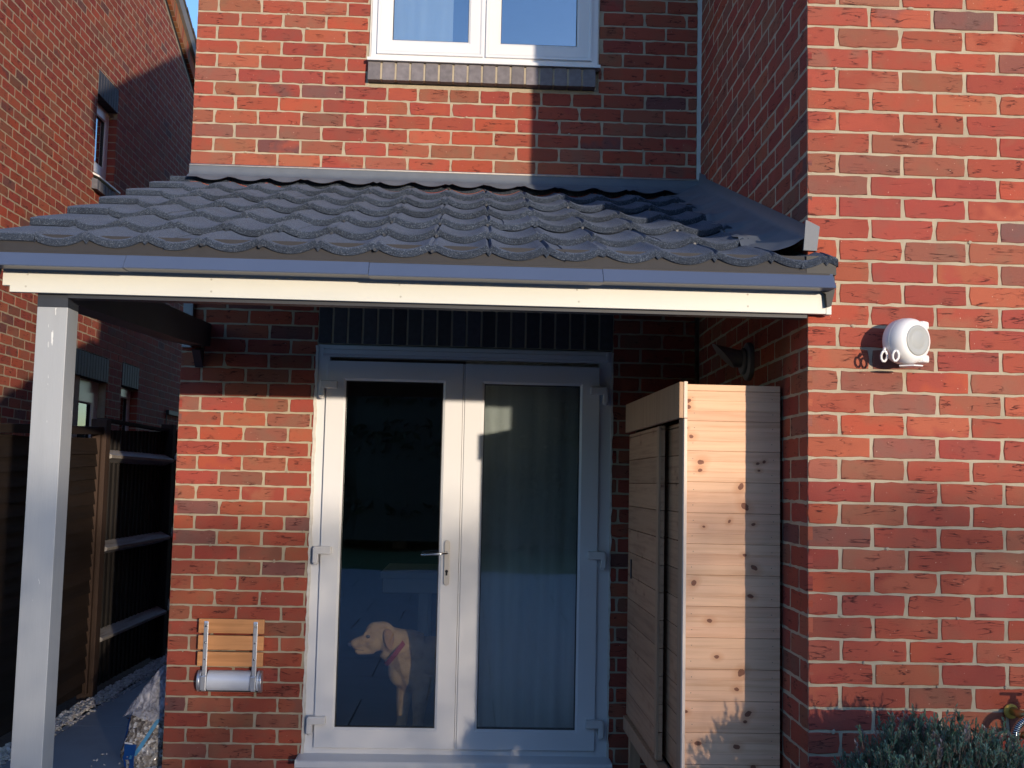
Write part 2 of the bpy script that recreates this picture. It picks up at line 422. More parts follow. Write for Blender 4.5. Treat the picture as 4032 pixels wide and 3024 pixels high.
def film_mat():
    m, n, b = nmat('clear_plastic')
    out = n.nodes['Material Output']
    b.inputs['Base Color'].default_value = (0.62, 0.62, 0.68, 1)
    b.inputs['Roughness'].default_value = 0.12
    b.inputs['Specular IOR Level'].default_value = 1.0
    tr = N(n, 'ShaderNodeBsdfTransparent'); tr.inputs[0].default_value = (0.85, 0.85, 0.9, 1)
    tc = N(n, 'ShaderNodeTexCoord')
    nz = N(n, 'ShaderNodeTexNoise', i_Scale=22.0, i_Detail=6.0, i_Distortion=1.2)
    n.links.new(tc.outputs['Object'], nz.inputs['Vector'])
    r = ramp(n, nz.outputs[0], [(0.35, (0.25, 0.25, 0.25)), (0.65, (0.7, 0.7, 0.7))])
    bump(n, b, nz.outputs[0], 1.0, 0.02)
    mx = N(n, 'ShaderNodeMixShader')
    n.links.new(r.outputs[0], mx.inputs[0])
    n.links.new(tr.outputs[0], mx.inputs[1]); n.links.new(b.outputs[0], mx.inputs[2])
    n.links.new(mx.outputs[0], out.inputs[0])
    return m
M['film'] = film_mat()

def sack_mat():
    """printed see-through sack with pale chippings inside"""
    m, n, b = nmat('sack_of_chippings')
    tc = N(n, 'ShaderNodeTexCoord')
    v = N(n, 'ShaderNodeTexVoronoi', i_Scale=70.0)
    n.links.new(tc.outputs['Object'], v.inputs['Vector'])
    sp = N(n, 'ShaderNodeSeparateColor'); n.links.new(v.outputs['Color'], sp.inputs[0])
    r = ramp(n, sp.outputs[0], [(0.0, (0.10, 0.085, 0.075)), (0.4, (0.28, 0.24, 0.20)), (0.75, (0.42, 0.38, 0.34)), (1.0, (0.62, 0.60, 0.58))])
    n.links.new(r.outputs[0], b.inputs['Base Color'])
    b.inputs['Roughness'].default_value = 0.22
    b.inputs['Coat Weight'].default_value = 0.6
    b.inputs['Coat Roughness'].default_value = 0.12
    bump(n, b, v.outputs['Distance'], 0.9, 0.008)
    return m
M['sack'] = sack_mat()
M['print_blue'] = simple('blue_print', (0.012, 0.07, 0.26), 0.3, bmp=0.4, bscale=60, bdist=0.004)
M['print_light'] = simple('light_blue_print', (0.08, 0.28, 0.48), 0.3, bmp=0.4, bscale=60, bdist=0.004)
M['print_white'] = simple('white_print', (0.75, 0.76, 0.78), 0.35, bmp=0.2)

# ------------------------------------------------------------------ mesh builder
class MB:
    def __init__(s, mats):
        s.v, s.f, s.m, s.c, s.c2, s.uv = [], [], [], [], [], []
        s.mats = mats
        s.T = Matrix.Identity(4)

    def add(s, vs, fs, mat=0, col=(1, 1, 1), col2=None, uvs=None):
        o = len(s.v)
        T = s.T
        s.v += [tuple(T @ Vector(v)) for v in vs]
        for f in fs:
            s.f.append([o + i for i in f]); s.m.append(mat); s.c.append(col); s.c2.append(col2 or col)
            s.uv.append([uvs[i] for i in f] if uvs else None)

    def box(s, x0, x1, y0, y1, z0, z1, mat=0, col=(1, 1, 1)):
        vs = [(x0, y0, z0), (x1, y0, z0), (x1, y1, z0), (x0, y1, z0), (x0, y0, z1), (x1, y0, z1), (x1, y1, z1), (x0, y1, z1)]
        s.add(vs, [(3, 2, 1, 0), (4, 5, 6, 7), (0, 1, 5, 4), (1, 2, 6, 5), (2, 3, 7, 6), (3, 0, 4, 7)], mat, col)

    def prism(s, pts, a, b, axis='X', mat=0, col=(1, 1, 1)):
        """closed polygon pts (2D) extruded from a to b along axis"""
        def P(p, t):
            return {'X': (t, p[0], p[1]), 'Y': (p[0], t, p[1]), 'Z': (p[0], p[1], t)}[axis]
        n = len(pts)
        vs = [P(p, a) for p in pts] + [P(p, b) for p in pts]
        fs = [tuple(range(n - 1, -1, -1)), tuple(range(n, 2 * n))] + [(i, (i + 1) % n, n + (i + 1) % n, n + i) for i in range(n)]
        s.add(vs, fs, mat, col)

    def loft(s, rings, mat=0, cap=True, closed=True, col=(1, 1, 1)):
        n = len(rings[0])
        vs = [p for r in rings for p in r]
        fs = []
        for i in range(len(rings) - 1):
            for j in range(n if closed else n - 1):
                k = (j + 1) % n
                fs.append((i * n + j, i * n + k, (i + 1) * n + k, (i + 1) * n + j))
        if cap:
            fs.append(tuple(range(n - 1, -1, -1)))
            fs.append(tuple(range((len(rings) - 1) * n, len(rings) * n)))
        s.add(vs, fs, mat, col)

    def tube(s, path, radii, seg=14, mat=0, cap=True, squash=1.0, col=(1, 1, 1)):
        P = [Vector(p) for p in path]
        if isinstance(radii, (int, float)):
            radii = [radii] * len(P)
        rings = []
        ref = Vector((0, 0, 1))
        d0 = (P[1] - P[0]).normalized()
        if abs(d0.dot(ref)) > 0.9:
            ref = Vector((0, 1, 0))
        for i, p in enumerate(P):
            d = (P[min(i + 1, len(P) - 1)] - P[max(i - 1, 0)]).normalized()
            a = d.cross(ref)
            a = a.normalized() if a.length > 1e-5 else Vector((1, 0, 0))
            b = d.cross(a).normalized()
            ref = -b if ref.dot(b) < 0 else b
            a = d.cross(ref).normalized(); b = d.cross(a).normalized()
            rings.append([tuple(p + radii[i] * (math.cos(t) * a + math.sin(t) * squash * b)) for t in [2 * math.pi * k / seg for k in range(seg)]])
        s.loft(rings, mat, cap, True, col)

    def lathe(s, prof, seg=32, mat=0, col=(1, 1, 1)):
        """prof: (radius, height) along local Z"""
        rings = [[(r * math.cos(2 * math.pi * k / seg), r * math.sin(2 * math.pi * k / seg), h) for k in range(seg)] for r, h in prof]
        s.loft(rings, mat, True, True, col)

    def ball(s, c, r, seg=16, rings=10, mat=0, col=(1, 1, 1)):
        c = Vector(c)
        rx, ry, rz = (r, r, r) if isinstance(r, (int, float)) else r
        L = []
        for i in range(rings + 1):
            t = math.pi * (0.02 + 0.96 * i / rings)
            L.append([(c.x + rx * math.sin(t) * math.cos(2 * math.pi * k / seg), c.y + ry * math.sin(t) * math.sin(2 * math.pi * k / seg), c.z + rz * math.cos(t)) for k in range(seg)])
        s.loft(L[::-1], mat, True, True, col)

    def build(s, name, parent=None, bevel=0.0, smooth=False, autos=None):
        me = bpy.data.meshes.new(name)
        me.from_pydata(s.v, [], s.f)
        for m in s.mats:
            me.materials.append(M[m])
        me.polygons.foreach_set('material_index', s.m)
        for nm, src in (('bcol', s.c), ('bcol2', s.c2)):
            a = me.color_attributes.new(nm, 'FLOAT_COLOR', 'CORNER')
            flat = []
            for f, c in zip(s.f, src):
                flat += [c[0], c[1], c[2], 1.0] * len(f)
            a.data.foreach_set('color', flat)
        uvl = me.uv_layers.new(name='UVMap')
        flat = []
        for f, u in zip(s.f, s.uv):
            for k in range(len(f)):
                flat += list(u[k]) if u else [0, 0]
        uvl.data.foreach_set('uv', flat)
        if smooth:
            me.polygons.foreach_set('use_smooth', [True] * len(s.f))
        me.update()
        ob = bpy.data.objects.new(name, me)
        COL.objects.link(ob)
        if parent:
            ob.parent = parent
            ob.matrix_parent_inverse = parent.matrix_world.inverted() if False else Matrix.Translation(-parent.location)
        if bevel:
            md = ob.modifiers.new('bevel', 'BEVEL')
            md.width = bevel; md.segments = 2; md.limit_method = 'ANGLE'; md.angle_limit = R(40)
            md.harden_normals = False
        if autos:
            md = ob.modifiers.new('edges', 'EDGE_SPLIT')
            md.split_angle = R(autos)
        return ob

def thing(name, label, cat, loc, group=None):
    o = bpy.data.objects.new(name, None)
    COL.objects.link(o)
    o.location = loc
    o.empty_display_size = 0.1
    o['label'] = label; o['category'] = cat
    if group:
        o['group'] = group
    return o

def tag(o, label=None, cat=None, group=None, kind=None):
    for k, v in (('label', label), ('category', cat), ('group', group), ('kind', kind)):
        if v:
            o[k] = v
    return o

# ------------------------------------------------------------------ brickwork
PAL = [((0.300, 0.068, 0.044), 38), ((0.335, 0.090, 0.052), 13), ((0.275, 0.090, 0.057), 16), ((0.230, 0.082, 0.060), 6), ((0.280, 0.058, 0.043), 20), ((0.170, 0.068, 0.060), 3), ((0.335, 0.072, 0.041), 9)]
PT = sum(p[1] for p in PAL)
def brick_col(rnd):
    t = rnd.random() * PT
    for c, wt in PAL:
        t -= wt
        if t <= 0:
            break
    k = 0.9 + 0.22 * rnd.random()
    return tuple(x * k * (0.96 + 0.08 * rnd.random()) for x in c)

def clip_poly(poly, a, b, c):
    """keep the part where a*u + b*z <= c"""
    out = []
    for i in range(len(poly)):
        p, q = poly[i], poly[(i + 1) % len(poly)]
        dp, dq = a * p[0] + b * p[1] - c, a * q[0] + b * q[1] - c
        if dp <= 0:
            out.append(p)
        if (dp <= 0) != (dq <= 0):
            t = dp / (dp - dq)
            out.append((p[0] + t * (q[0] - p[0]), p[1] + t * (q[1] - p[1])))
    return out

def brickwork(name, parent, origin, ud, nd, u0, u1, z0, z1, holes=(), cuts=(), zoff=0.02, par=0, seed=1, joint_col=1.0, special=None, recess=0.0032):
    """real bricks on a recessed mortar bed. u runs along ud, nd is the outward normal"""
    rnd = random.Random(seed)
    mb = MB(['brick', 'mortar'])
    ud, nd, o = Vector(ud), Vector(nd), Vector(origin)
    def W(u, z, d):
        p = o + ud * u + nd * d
        return (p.x, p.y, o.z + z)
    n0 = int(math.floor((z0 - zoff) / 0.075))
    n1 = int(math.ceil((z1 - zoff) / 0.075))
    for k in range(n0, n1):
        zb, zt = zoff + 0.075 * k + 0.0043, zoff + 0.075 * k + 0.0707
        zb, zt = max(zb, z0), min(zt, z1)
        if zt - zb < 0.012:
            continue
        jit = rnd.uniform(-0.004, 0.004)
        u = 0.0
        first = True
        while u < u1:
            if special and special(k, u):
                L = special(k, u)
            else:
                L = 0.215
            if first:
                L = 0.1025 if (k + par) % 2 == 0 else 0.215
                first = False
            a, b = u, u + L
            u = b + 0.010
            if b <= u0 + 0.01:
                continue
            a2, b2 = max(a, u0) + (jit if a > 0.01 else 0), min(b, u1) + (jit if b < u1 - 0.02 else 0)
            rects = [(a2, b2, zb, zt)]
            for (ha, hb, hz0, hz1) in holes:
                nr = []
                for (ra, rb, rz0, rz1) in rects:
                    if rb <= ha or ra >= hb or rz1 <= hz0 or rz0 >= hz1:
                        nr.append((ra, rb, rz0, rz1)); continue
                    if ra < ha: nr.append((ra, ha - 0.003, rz0, rz1))
                    if rb > hb: nr.append((hb + 0.003, rb, rz0, rz1))
                    ia, ib = max(ra, ha), min(rb, hb)
                    if rz0 < hz0 - 0.012: nr.append((ia, ib, rz0, hz0 - 0.004))
                    if rz1 > hz1 + 0.012: nr.append((ia, ib, hz1 + 0.004, rz1))
                rects = nr
            for (ra, rb, rz0, rz1) in rects:
                if rb - ra < 0.012:
                    continue
                poly = [(ra, rz0), (rb, rz0), (rb, rz1), (ra, rz1)]
                for c in cuts:
                    poly = clip_poly(poly, *c)
                    if len(poly) < 3: break
                if len(poly) < 3:
                    continue
                cu = sum(p[0] for p in poly) / len(poly); cz = sum(p[1] for p in poly) / len(poly)
                # wobbly outline
                pts = []
                for i in range(len(poly)):
                    p, q = Vector(poly[i]), Vector(poly[(i + 1) % len(poly)])
                    ln = (q - p).length
                    ns = max(2, int(ln / 0.028))
                    for s_ in range(ns):
                        t = s_ / ns
                        w_ = p.lerp(q, t)
                        amp = 0.0011
                        dx, dz = rnd.gauss(0, amp), rnd.gauss(0, amp)
                        if s_ == 0:        # rounded, sometimes chipped corner
                            cvec = Vector((cu, cz)) - w_
                            ch = 0.0025 + (0.006 if rnd.random() < 0.10 else 0) * rnd.random()
                            w_ = w_ + cvec.normalized() * ch
                        pts.append((w_.x + dx, w_.y + dz))
                n = len(pts)
                d = rnd.uniform(-0.0012, 0.0012)
                inner = []
                for (pu, pz) in pts:
                    v = Vector((cu - pu, cz - pz)); L_ = v.length or 1
                    sx = 0.0022 / max(abs(rb - ra) / 2, 1e-3); sz = 0.0022 / max(abs(rz1 - rz0) / 2, 1e-3)
                    inner.append((pu + (cu - pu) * sx, pz + (cz - pz) * sz))
                ou, oz = rnd.uniform(0, 50), rnd.uniform(0, 50)
                vs = [W(pu, pz, d) for pu, pz in inner] + [W(pu, pz, d - 0.002) for pu, pz in pts] + [W(pu, pz, -0.016) for pu, pz in pts]
                uv = [(pu + ou, pz + oz) for pu, pz in inner] + [(pu + ou, pz + oz) for pu, pz in pts] * 2
                fs = [tuple(range(n))]
                for i in range(n):
                    j = (i + 1) % n
                    fs.append((i, n + i, n + j, j)); fs.append((n + i, 2 * n + i, 2 * n + j, n + j))
                c1 = brick_col(rnd)
                c2 = brick_col(rnd) if rnd.random() < 0.22 else tuple(x * y for x, y in zip(c1, (0.90, 1.10, 1.10)))
                mb.add(vs, fs, 0, c1, c2, uv)
    # mortar bed, in cells around the holes, ragged in depth
    us = sorted({u0, u1, *[h for H in holes for h in (max(u0, min(u1, H[0])), max(u0, min(u1, H[1])))]})
    zs = sorted({z0, z1, *[h for H in holes for h in (max(z0, min(z1, H[2])), max(z0, min(z1, H[3])))]})
    for i in range(len(us) - 1):
        for j in range(len(zs) - 1):
            ca, cb = (us[i] + us[i + 1]) / 2, (zs[j] + zs[j + 1]) / 2
            if any(H[0] < ca < H[1] and H[2] < cb < H[3] for H in holes):
                continue
            poly = [(us[i], zs[j]), (us[i + 1], zs[j]), (us[i + 1], zs[j + 1]), (us[i], zs[j + 1])]
            for c in cuts:
                poly = clip_poly(poly, *c)
            if len(poly) >= 3:
                mb.add([W(p[0], p[1], -recess) for p in poly], [tuple(range(len(poly)))], 1)
    # mortar smears that spill over the brick edges
    area = (u1 - u0) * (z1 - z0)
    for _ in range(int(area * 9)):
        k = rnd.randint(n0, n1 - 1)
        z = zoff + 0.075 * k; u = rnd.uniform(u0 + .05, u1 - .05)
        if any(H[0] - .02 < u < H[1] + .02 and H[2] - .02 < z < H[3] + .02 for H in holes): continue
        if any(c[0] * u + c[1] * z > c[2] - 0.03 for c in cuts) or not (z0 < z < z1): continue
        r1, r2 = rnd.uniform(0.004, 0.014), rnd.uniform(0.005, 0.009)
        ring = [(u + r1 * math.cos(t) * rnd.uniform(.6, 1.2), z + r2 * math.sin(t) * rnd.uniform(.6, 1.2)) for t in [2 * math.pi * q / 9 for q in range(9)]]
        vs = [W(a, b, 0.0005) for a, b in ring] + [W(u + (a - u) * .6, z + (b - z) * .6, 0.003) for a, b in ring]
        fs = [(q, (q + 1) % 9, 9 + (q + 1) % 9, 9 + q) for q in range(9)] + [tuple(range(9, 18))]
        mb.add(vs, fs, 1)
    return mb

# winding note: for walls whose outward normal is ud x z the polygons face out; two-sided rendering makes it safe

# =================================================================== GROUND
mb = MB(['soil'])
mb.add([(-250, -250, -0.06), (250, -250, -0.06), (250, 250, -0.06), (-250, 250, -0.06)], [(0, 1, 2, 3)])
tag(mb.build('ground'), kind='structure')

# lawn behind the camera, rising slightly
mb = MB(['grass'])
gx, gy = 50, 30
vs = []
for j in range(gy + 1):
    for i in range(gx + 1):
        x = -30 + 70 * i / gx; y = -13.2 - 30 * j / gy
        vs.append((x, y, -0.02 + 0.012 * (-13.2 - y) + 0.05 * noise.noise(Vector((x * .3, y * .3, 0)))))
mb.add(vs, [(j * (gx + 1) + i, j * (gx + 1) + i + 1, (j + 1) * (gx + 1) + i + 1, (j + 1) * (gx + 1) + i) for j in range(gy) for i in range(gx)])
tag(mb.build('lawn', smooth=True), kind='structure')

# paving: slabs with open joints on a dark bed
def paving(name, x0, x1, y0, y1, lx, ly, offx=0.0, offy=0.0, z=0.0):
    mb = MB(['slab', 'grout'])
    mb.box(x0 + .002, x1 - .002, y0 + .002, y1 - .002, z - 0.05, z - 0.008, 1)
    y = y0 + offy - ly; r = 0
    while y < y1:
        x = x0 + offx - lx * (1.5 if r % 2 else 1.0)
        while x < x1:
            a, b, c, d = max(x + .004, x0), min(x + lx - .004, x1), max(y + .004, y0), min(y + ly - .004, y1)
            if b - a > .02 and d - c > .02:
                mb.box(a, b, c, d, z - .03, z + random.uniform(-.0015, .0015), 0)
            x += lx
        y += ly; r += 1
    return tag(mb.build(name, bevel=0.003), kind='structure')
paving('patio', -0.87, 2.6, -13.0, -0.02, 0.9, 0.9, 0.3, 0.1)
paving('side_path', -0.87, -0.0, -0.02, 9.0, 0.95, 1.16, 0.04, 1.155)
paving('patio_far', 2.6, 12.0, -13.0, -3.3, 0.9, 0.9, 0.3, 0.4)
# planting bed under the wing wall
mb = MB(['soil'])
vs = []
for j in range(16):
    for i in range(40):
        x = 2.62 + 5 * i / 39; y = -3.28 + 1.26 * j / 15
        vs.append((x, y, 0.0 + 0.03 * noise.noise(Vector((x * 4, y * 4, 3)))))
mb.add(vs, [(j * 40 + i, j * 40 + i + 1, (j + 1) * 40 + i + 1, (j + 1) * 40 + i) for j in range(15) for i in range(39)])
tag(mb.build('flower_bed_soil', smooth=True), kind='structure')

# white chippings along the fence foot and beside the house wall
mb = MB(['stone'])
ico = []
ph = (1 + 5 ** .5) / 2
for a in (-1, 1):
    for b in (-ph, ph):
        ico += [(0, a, b), (a, b, 0), (b, 0, a)]
import itertools
ic = [Vector(v).normalized() for v in ico]
icf = [t for t in itertools.combinations(range(12), 3) if all((ic[a] - ic[b]).length < 1.1 for a, b in itertools.combinations(t, 2))]
rg = random.Random(3)
def stone(x, y, z, r):
    sc = Vector((rg.uniform(.7, 1.3), rg.uniform(.7, 1.3), rg.uniform(.5, .9))) * r
    rot = Matrix.Rotation(rg.uniform(0, 6.3), 3, 'Z') @ Matrix.Rotation(rg.uniform(-.5, .5), 3, 'X')
    vs = []
    for v in ic:
        p = rot @ Vector((v.x * sc.x, v.y * sc.y, v.z * sc.z)) * rg.uniform(.85, 1.12)
        vs.append((x + p.x, y + p.y, z + p.z))
    g = rg.uniform(.42, .78)
    mb.add(vs, icf, 0, (g, g * rg.uniform(.92, .98), g * rg.uniform(.85, .97)))
for _ in range(4300):
    y = rg.uniform(-1.2, 5.5)
    stone(rg.uniform(-0.985, -0.872 + 0.02 * math.sin(y * 7) * rg.random()), y, rg.uniform(0.0, 0.022), rg.uniform(.007, .014))
for _ in range(160):
    stone(-0.86 + abs(rg.gauss(0, .02)), rg.uniform(-.2, 4), 0.006, rg.uniform(.005, .010))
for _ in range(500):
    stone(rg.uniform(-0.10, -0.01), rg.uniform(0.0, .9), rg.uniform(0.003, 0.02), rg.uniform(.007, .013))
for _ in range(50):
    stone(rg.uniform(-0.45, 0.0), rg.uniform(-.2, .6), 0.006, rg.uniform(.004, .009))
tag(mb.build('gravel'), kind='stuff')

# =================================================================== HOUSE
WX = 2.618            # wing face starts here
WY = -2.015           # wing front plane
house = thing('brick_house', 'red brick house with porch, white patio doors and projecting wing at the right', 'house', (1.3, 0, 0))
TOPZ = 5.3
win = (0.905, 2.112, 3.560, 5.02)      # brick sill and window opening
door = (0.693, 2.209, 0.085, 2.415)    # patio door and lintel
def sp(k, u):
    if k == 46 and 0.80 < u < 2.10:
        return 0.152
    return 0
mb = brickwork('wall', house, (0, 0, 0), (1, 0, 0), (0, -1, 0), 0.0, 2.640, -0.05, TOPZ, [win, door], [], 0.020, 0, 11, special=sp)
# inner leaf and reveals
for (a, b, c, d) in ((win[0], win[1], 3.66, win[3]), (door[0], door[1], .085, 2.18)):
    pass
mb.box(0.0, win[0], 0.018, 0.30, 2.415, TOPZ, 1)
mb.box(win[1], 2.66, 0.018, 0.30, 2.415, TOPZ, 1)
mb.box(win[0], win[1], 0.018, 0.30, 2.415, 3.66, 1)
mb.box(0.0, door[0], 0.018, 0.30, -.05, 2.415, 1)
mb.box(door[1], 2.66, 0.018, 0.30, -.05, 2.415, 1)
mb.box(door[0], door[1], 0.08, 0.30, 2.18, 2.415, 1)
mb.box(win[0], win[1], 0.018, 0.30, 5.02, TOPZ, 1)
mb.build('wall', house)
# left flank wall
mb = brickwork('wall', house, (0, 0, 0), (0, 1, 0), (-1, 0, 0), 0.0, 9.0, -0.05, TOPZ, [], [], 0.020, 0, 12)
mb.box(0.018, 0.24, 0.02, 9.0, -0.05, TOPZ, 1)
mb.build('flank_wall', house)
# wing: flank facing the porch (very slightly out of square) and front
ang = Vector((WX - 2.660, WY, 0)); L = ang.length
mb = brickwork('wall', house, (WX, WY, 0), tuple((-ang).normalized()), (-1, 0.02, 0), 0.0, L - 0.004, -0.05, TOPZ, [], [], 0.020, 1, 13, recess=0.0012)
mb.build('wing_flank_wall', house)
mb = brickwork('wall', house, (WX, WY, 0), (1, 0, 0), (0, -1, 0), 0.0, 4.2, -0.05, TOPZ, [], [], 0.020, 0, 14)
mb.box(0.0 + WX + 0.015, WX + 4.2, WY + 0.018, WY + 0.3, -0.05, TOPZ, 1)
mb.box(WX + 0.06, WX + 0.25, WY + 0.3, 0.3, -0.05, TOPZ, 1)
mb.build('wing_front_wall', house)
# old screw hole and a blob of mortar on the wing front
mb = MB(['mortar'])
rb = random.Random(5)
cx, cz = WX + 0.333, 3.92 - 0.75 - 0.010
ring = [(-.004, .045), (.010, .042), (.012, .015), (.018, .000), (.012, -.018), (.006, -.034), (-.002, -.045), (-.006, -.034), (-.014, -.026), (-.024, -.012), (-.025, .006), (-.014, .026)]
ring = [(cx + a, 3.59 + b) for a, b in ring]
vs = [(a, WY - 0.001, b) for a, b in ring] + [(cx + (a - cx) * .7, WY - 0.006, 3.59 + (b - 3.59) * .8) for a, b in ring]
n = len(ring)
mb.add(vs, [(q, (q + 1) % n, n + (q + 1) % n, n + q) for q in range(n)] + [tuple(range(n, 2 * n))])
mb.build('mortar_patch', house)
# pale movement joint in the inner corner
mb = MB(['grey_sealant'])
pr = [(2.641, -0.002), (2.663, -0.012), (2.663, 0.02), (2.641, 0.02)]
mb.prism([(a, b) for a, b in pr], 3.0, TOPZ, 'Z')
mb.build('movement_joint', house)

# roofs (they shade the neighbour and the wall)
def slab_poly(mb, pts, t, mat=0):
    a = [Vector(p) for p in pts]
    nrm = (a[1] - a[0]).cross(a[2] - a[0]).normalized() * t
    vs = [tuple(p) for p in a] + [tuple(p - nrm) for p in a]
    n = len(a)
    mb.add(vs, [tuple(range(n)), tuple(range(2 * n - 1, n - 1, -1))] + [(i, n + i, n + (i + 1) % n, (i + 1) % n) for i in range(n)], mat)
def rz(y): return 5.34 + 0.527 * y
mb = MB(['roof_tile', 'upvc', 'brick'])
slab_poly(mb, [(-0.06, -0.35, rz(-0.35)), (2.7, -0.35, rz(-0.35)), (2.7, 4.5, rz(4.5)), (-0.06, 4.5, rz(4.5))], 0.06)
slab_poly(mb, [(-0.06, 4.5, rz(4.5)), (7, 4.5, rz(4.5)), (7, 9.3, rz(-0.3)), (-0.06, 9.3, rz(-0.3))], 0.06)
mb.add([(0, 0, 5.25), (0, 9, 5.25), (0, 4.5, rz(4.4))], [(0, 1, 2)], 2, (0.4, .1, .06))
mb.box(-0.02, 2.6, -0.30, -0.28, 4.98, 5.18, 1)
mb.prism([(0.0, 4.25), (-0.12, 4.5), (-0.20, 4.72), (-0.38, 4.86), (-0.40, 5.15), (0.05, 5.2), (0.05, 4.3)], -0.04, 0.15, 'X', 2, (.4, .1, .06))  # unseen corbel added to shade the neighbour's window reveal
mb.build('roof', house)
mb = MB(['roof_tile', 'brick'])
slab_poly(mb, [(2.45, -2.3, 5.2), (2.45, 4.5, 5.2), (4.72, 4.5, 7.0), (4.72, -2.3, 7.0)], 0.06)
slab_poly(mb, [(4.72, -2.3, 7.0), (4.72, 4.5, 7.0), (7.0, 4.5, 5.2), (7.0, -2.3, 5.2)], 0.06)
mb.add([(2.62, -2.0, 5.25), (6.82, -2.0, 5.25), (4.72, -2.0, 6.9)], [(0, 1, 2)], 1, (0.4, .1, .06))
mb.build('wing_roof', house)

# soldier lintel of blue brick over the patio door
def blue_bricks(mb, n, axis_pts, rnd):
    pass
rb = random.Random(21)
def bluecol():
    k = rb.uniform(.75, 1.25)
    return (0.062 * k, 0.060 * k, 0.070 * k * rb.uniform(.95, 1.1))
mb = MB(['blue_brick', 'mortar'])
x = door[0] - 0.0
cnt = 20
pitch = (door[1] - door[0] + 0.010) / cnt
for i in range(cnt):
    mb.box(x + i * pitch, x + (i + 1) * pitch - 0.010, -0.001, 0.09, 2.184, 2.408, 0, bluecol())
mb.box(door[0] + 0.001, door[1] - 0.001, 0.003, 0.088, 2.181, 2.414, 1)
mb.build('lintel', house, bevel=0.003)
# projecting brick sill under the upstairs window
mb = MB(['blue_brick', 'mortar'])
x0, x1 = 0.902, 2.094
cnt = 16; pitch = (x1 - x0 + .01) / cnt
for i in range(cnt):
    a, b = x0 + i * pitch, x0 + (i + 1) * pitch - .010
    j = rb.uniform(-.0015, .0015)
    k = rb.uniform(.85, 1.2)
    mb.prism([(-0.046 + j, 3.566), (0.02, 3.566), (0.02, 3.684), (-0.040 + j, 3.664)], a, b, 'X', 0, (0.17 * k, 0.155 * k, 0.165 * k))
mb.prism([(-0.041, 3.570), (0.02, 3.570), (0.02, 3.679), (-0.036, 3.660)], x0 + .001, x1 - .001, 'X', 1)
mb.build('window_brick_sill', house, bevel=0.0025)

# ---- upstairs window
def frame_ring(mb, x0, x1, z0, z1, wd, y0, y1, mat=0, chamfer=0.0):
    """four mitred rails; front at y0. chamfer slopes the inner edge back"""
    o = [(x0, z0), (x1, z0), (x1, z1), (x0, z1)]
    i_ = [(x0 + wd, z0 + wd), (x1 - wd, z0 + wd), (x1 - wd, z1 - wd), (x0 + wd, z1 - wd)]
    c = chamfer
    im = [(x0 + wd - c, z0 + wd - c), (x1 - wd + c, z0 + wd - c), (x1 - wd + c, z1 - wd + c), (x0 + wd - c, z1 - wd + c)]
    for k in range(4):
        q = (k + 1) % 4
        vs = [(o[k][0], y0, o[k][1]), (o[q][0], y0, o[q][1]), (im[q][0], y0, im[q][1]), (im[k][0], y0, im[k][1]),
              (i_[q][0], y0 + c * .7, i_[q][1]), (i_[k][0], y0 + c * .7, i_[k][1]),
              (o[k][0], y1, o[k][1]), (o[q][0], y1, o[q][1]), (i_[q][0], y1, i_[q][1]), (i_[k][0], y1, i_[k][1])]
        mb.add(vs, [(0, 1, 2, 3), (3, 2, 4, 5), (5, 4, 8, 9), (0, 6, 7, 1), (6, 9, 8, 7)], mat)

mb = MB(['upvc', 'sealant'])
frame_ring(mb, 0.914, 2.106, 3.692, 5.02, 0.045, -0.012, 0.06)
mb.box(1.497, 1.517, -0.012, 0.06, 3.737, 4.975)
mb.prism([(-0.055, 3.668), (0.02, 3.672), (0.02, 3.691), (-0.012, 3.6915), (-0.055, 3.684)], 0.898, 2.118, 'X')
mb.box(0.904, 0.9145, -0.006, 0.03, 3.69, 5.02, 1)
mb.box(2.1055, 2.113, -0.006, 0.03, 3.69, 5.02, 1)
wf = mb.build('window_frame', house, bevel=0.0025)
for (a, b) in ((0.945, 1.500), (1.514, 2.073)):
    mb = MB(['upvc', 'gasket'])
    frame_ring(mb, a, b, 3.716, 4.99, 0.020, -0.026, 0.03, 0, 0.010)
    frame_ring(mb, a + .018, b - .018, 3.734, 4.972, 0.060, -0.021, 0.03, 0, 0.010)
    frame_ring(mb, a + .0775, b - .0775, 3.7935, 4.9125, 0.003, -0.012, 0.03, 1, 0.0)
    mb.build('sash', wf, bevel=0.0015)
    mb = MB(['sky_glass'])
    mb.box(a + .07, b - .07, 0.004, 0.008, 3.786, 4.92)
    mb.build('pane', wf)
# patio door ------------------------------------------------------------
mb = MB(['upvc', 'sealant', 'gasket'])
fz0, fz1 = 0.128, 2.176
frame_ring(mb, 0.694, 2.206, fz0, fz1, 0.062, 0.004, 0.075)
mb.box(0.720, 2.182, -0.016, 0.004, 2.128, 2.150)          # head trickle strip
mb.box(0.720, 2.182, -0.010, 0.004, 2.152, 2.168)
mb.box(0.716, 0.724, -0.020, 0.004, 2.120, 2.160)
mb.box(2.178, 2.188, -0.020, 0.004, 2.120, 2.168)
rs = random.Random(9)
for (xa, sgn) in ((0.688, 1), (2.206, -1)):
    pts = []
    zz = 0.10
    prev = None
    while zz < 2.18:
        wv = 0.008 + rs.uniform(-.003, .004)
        ring = [(xa - (0.004 + rs.uniform(0, .005)) * (sgn > 0), -0.004, zz), (xa + wv, -0.005, zz), (xa + wv, 0.02, zz), (xa - .003, 0.02, zz)]
        pts.append(ring); zz += 0.03
    mb.loft(pts, 1)
df = mb.build('door_frame', house, bevel=0.002)
mb = MB(['upvc', 'black'])
mb.prism([(-0.115, 0.085), (0.06, 0.085), (0.06, 0.1275), (0.006, 0.1275), (-0.108, 0.118), (-0.115, 0.112)], 0.672, 2.218, 'X')
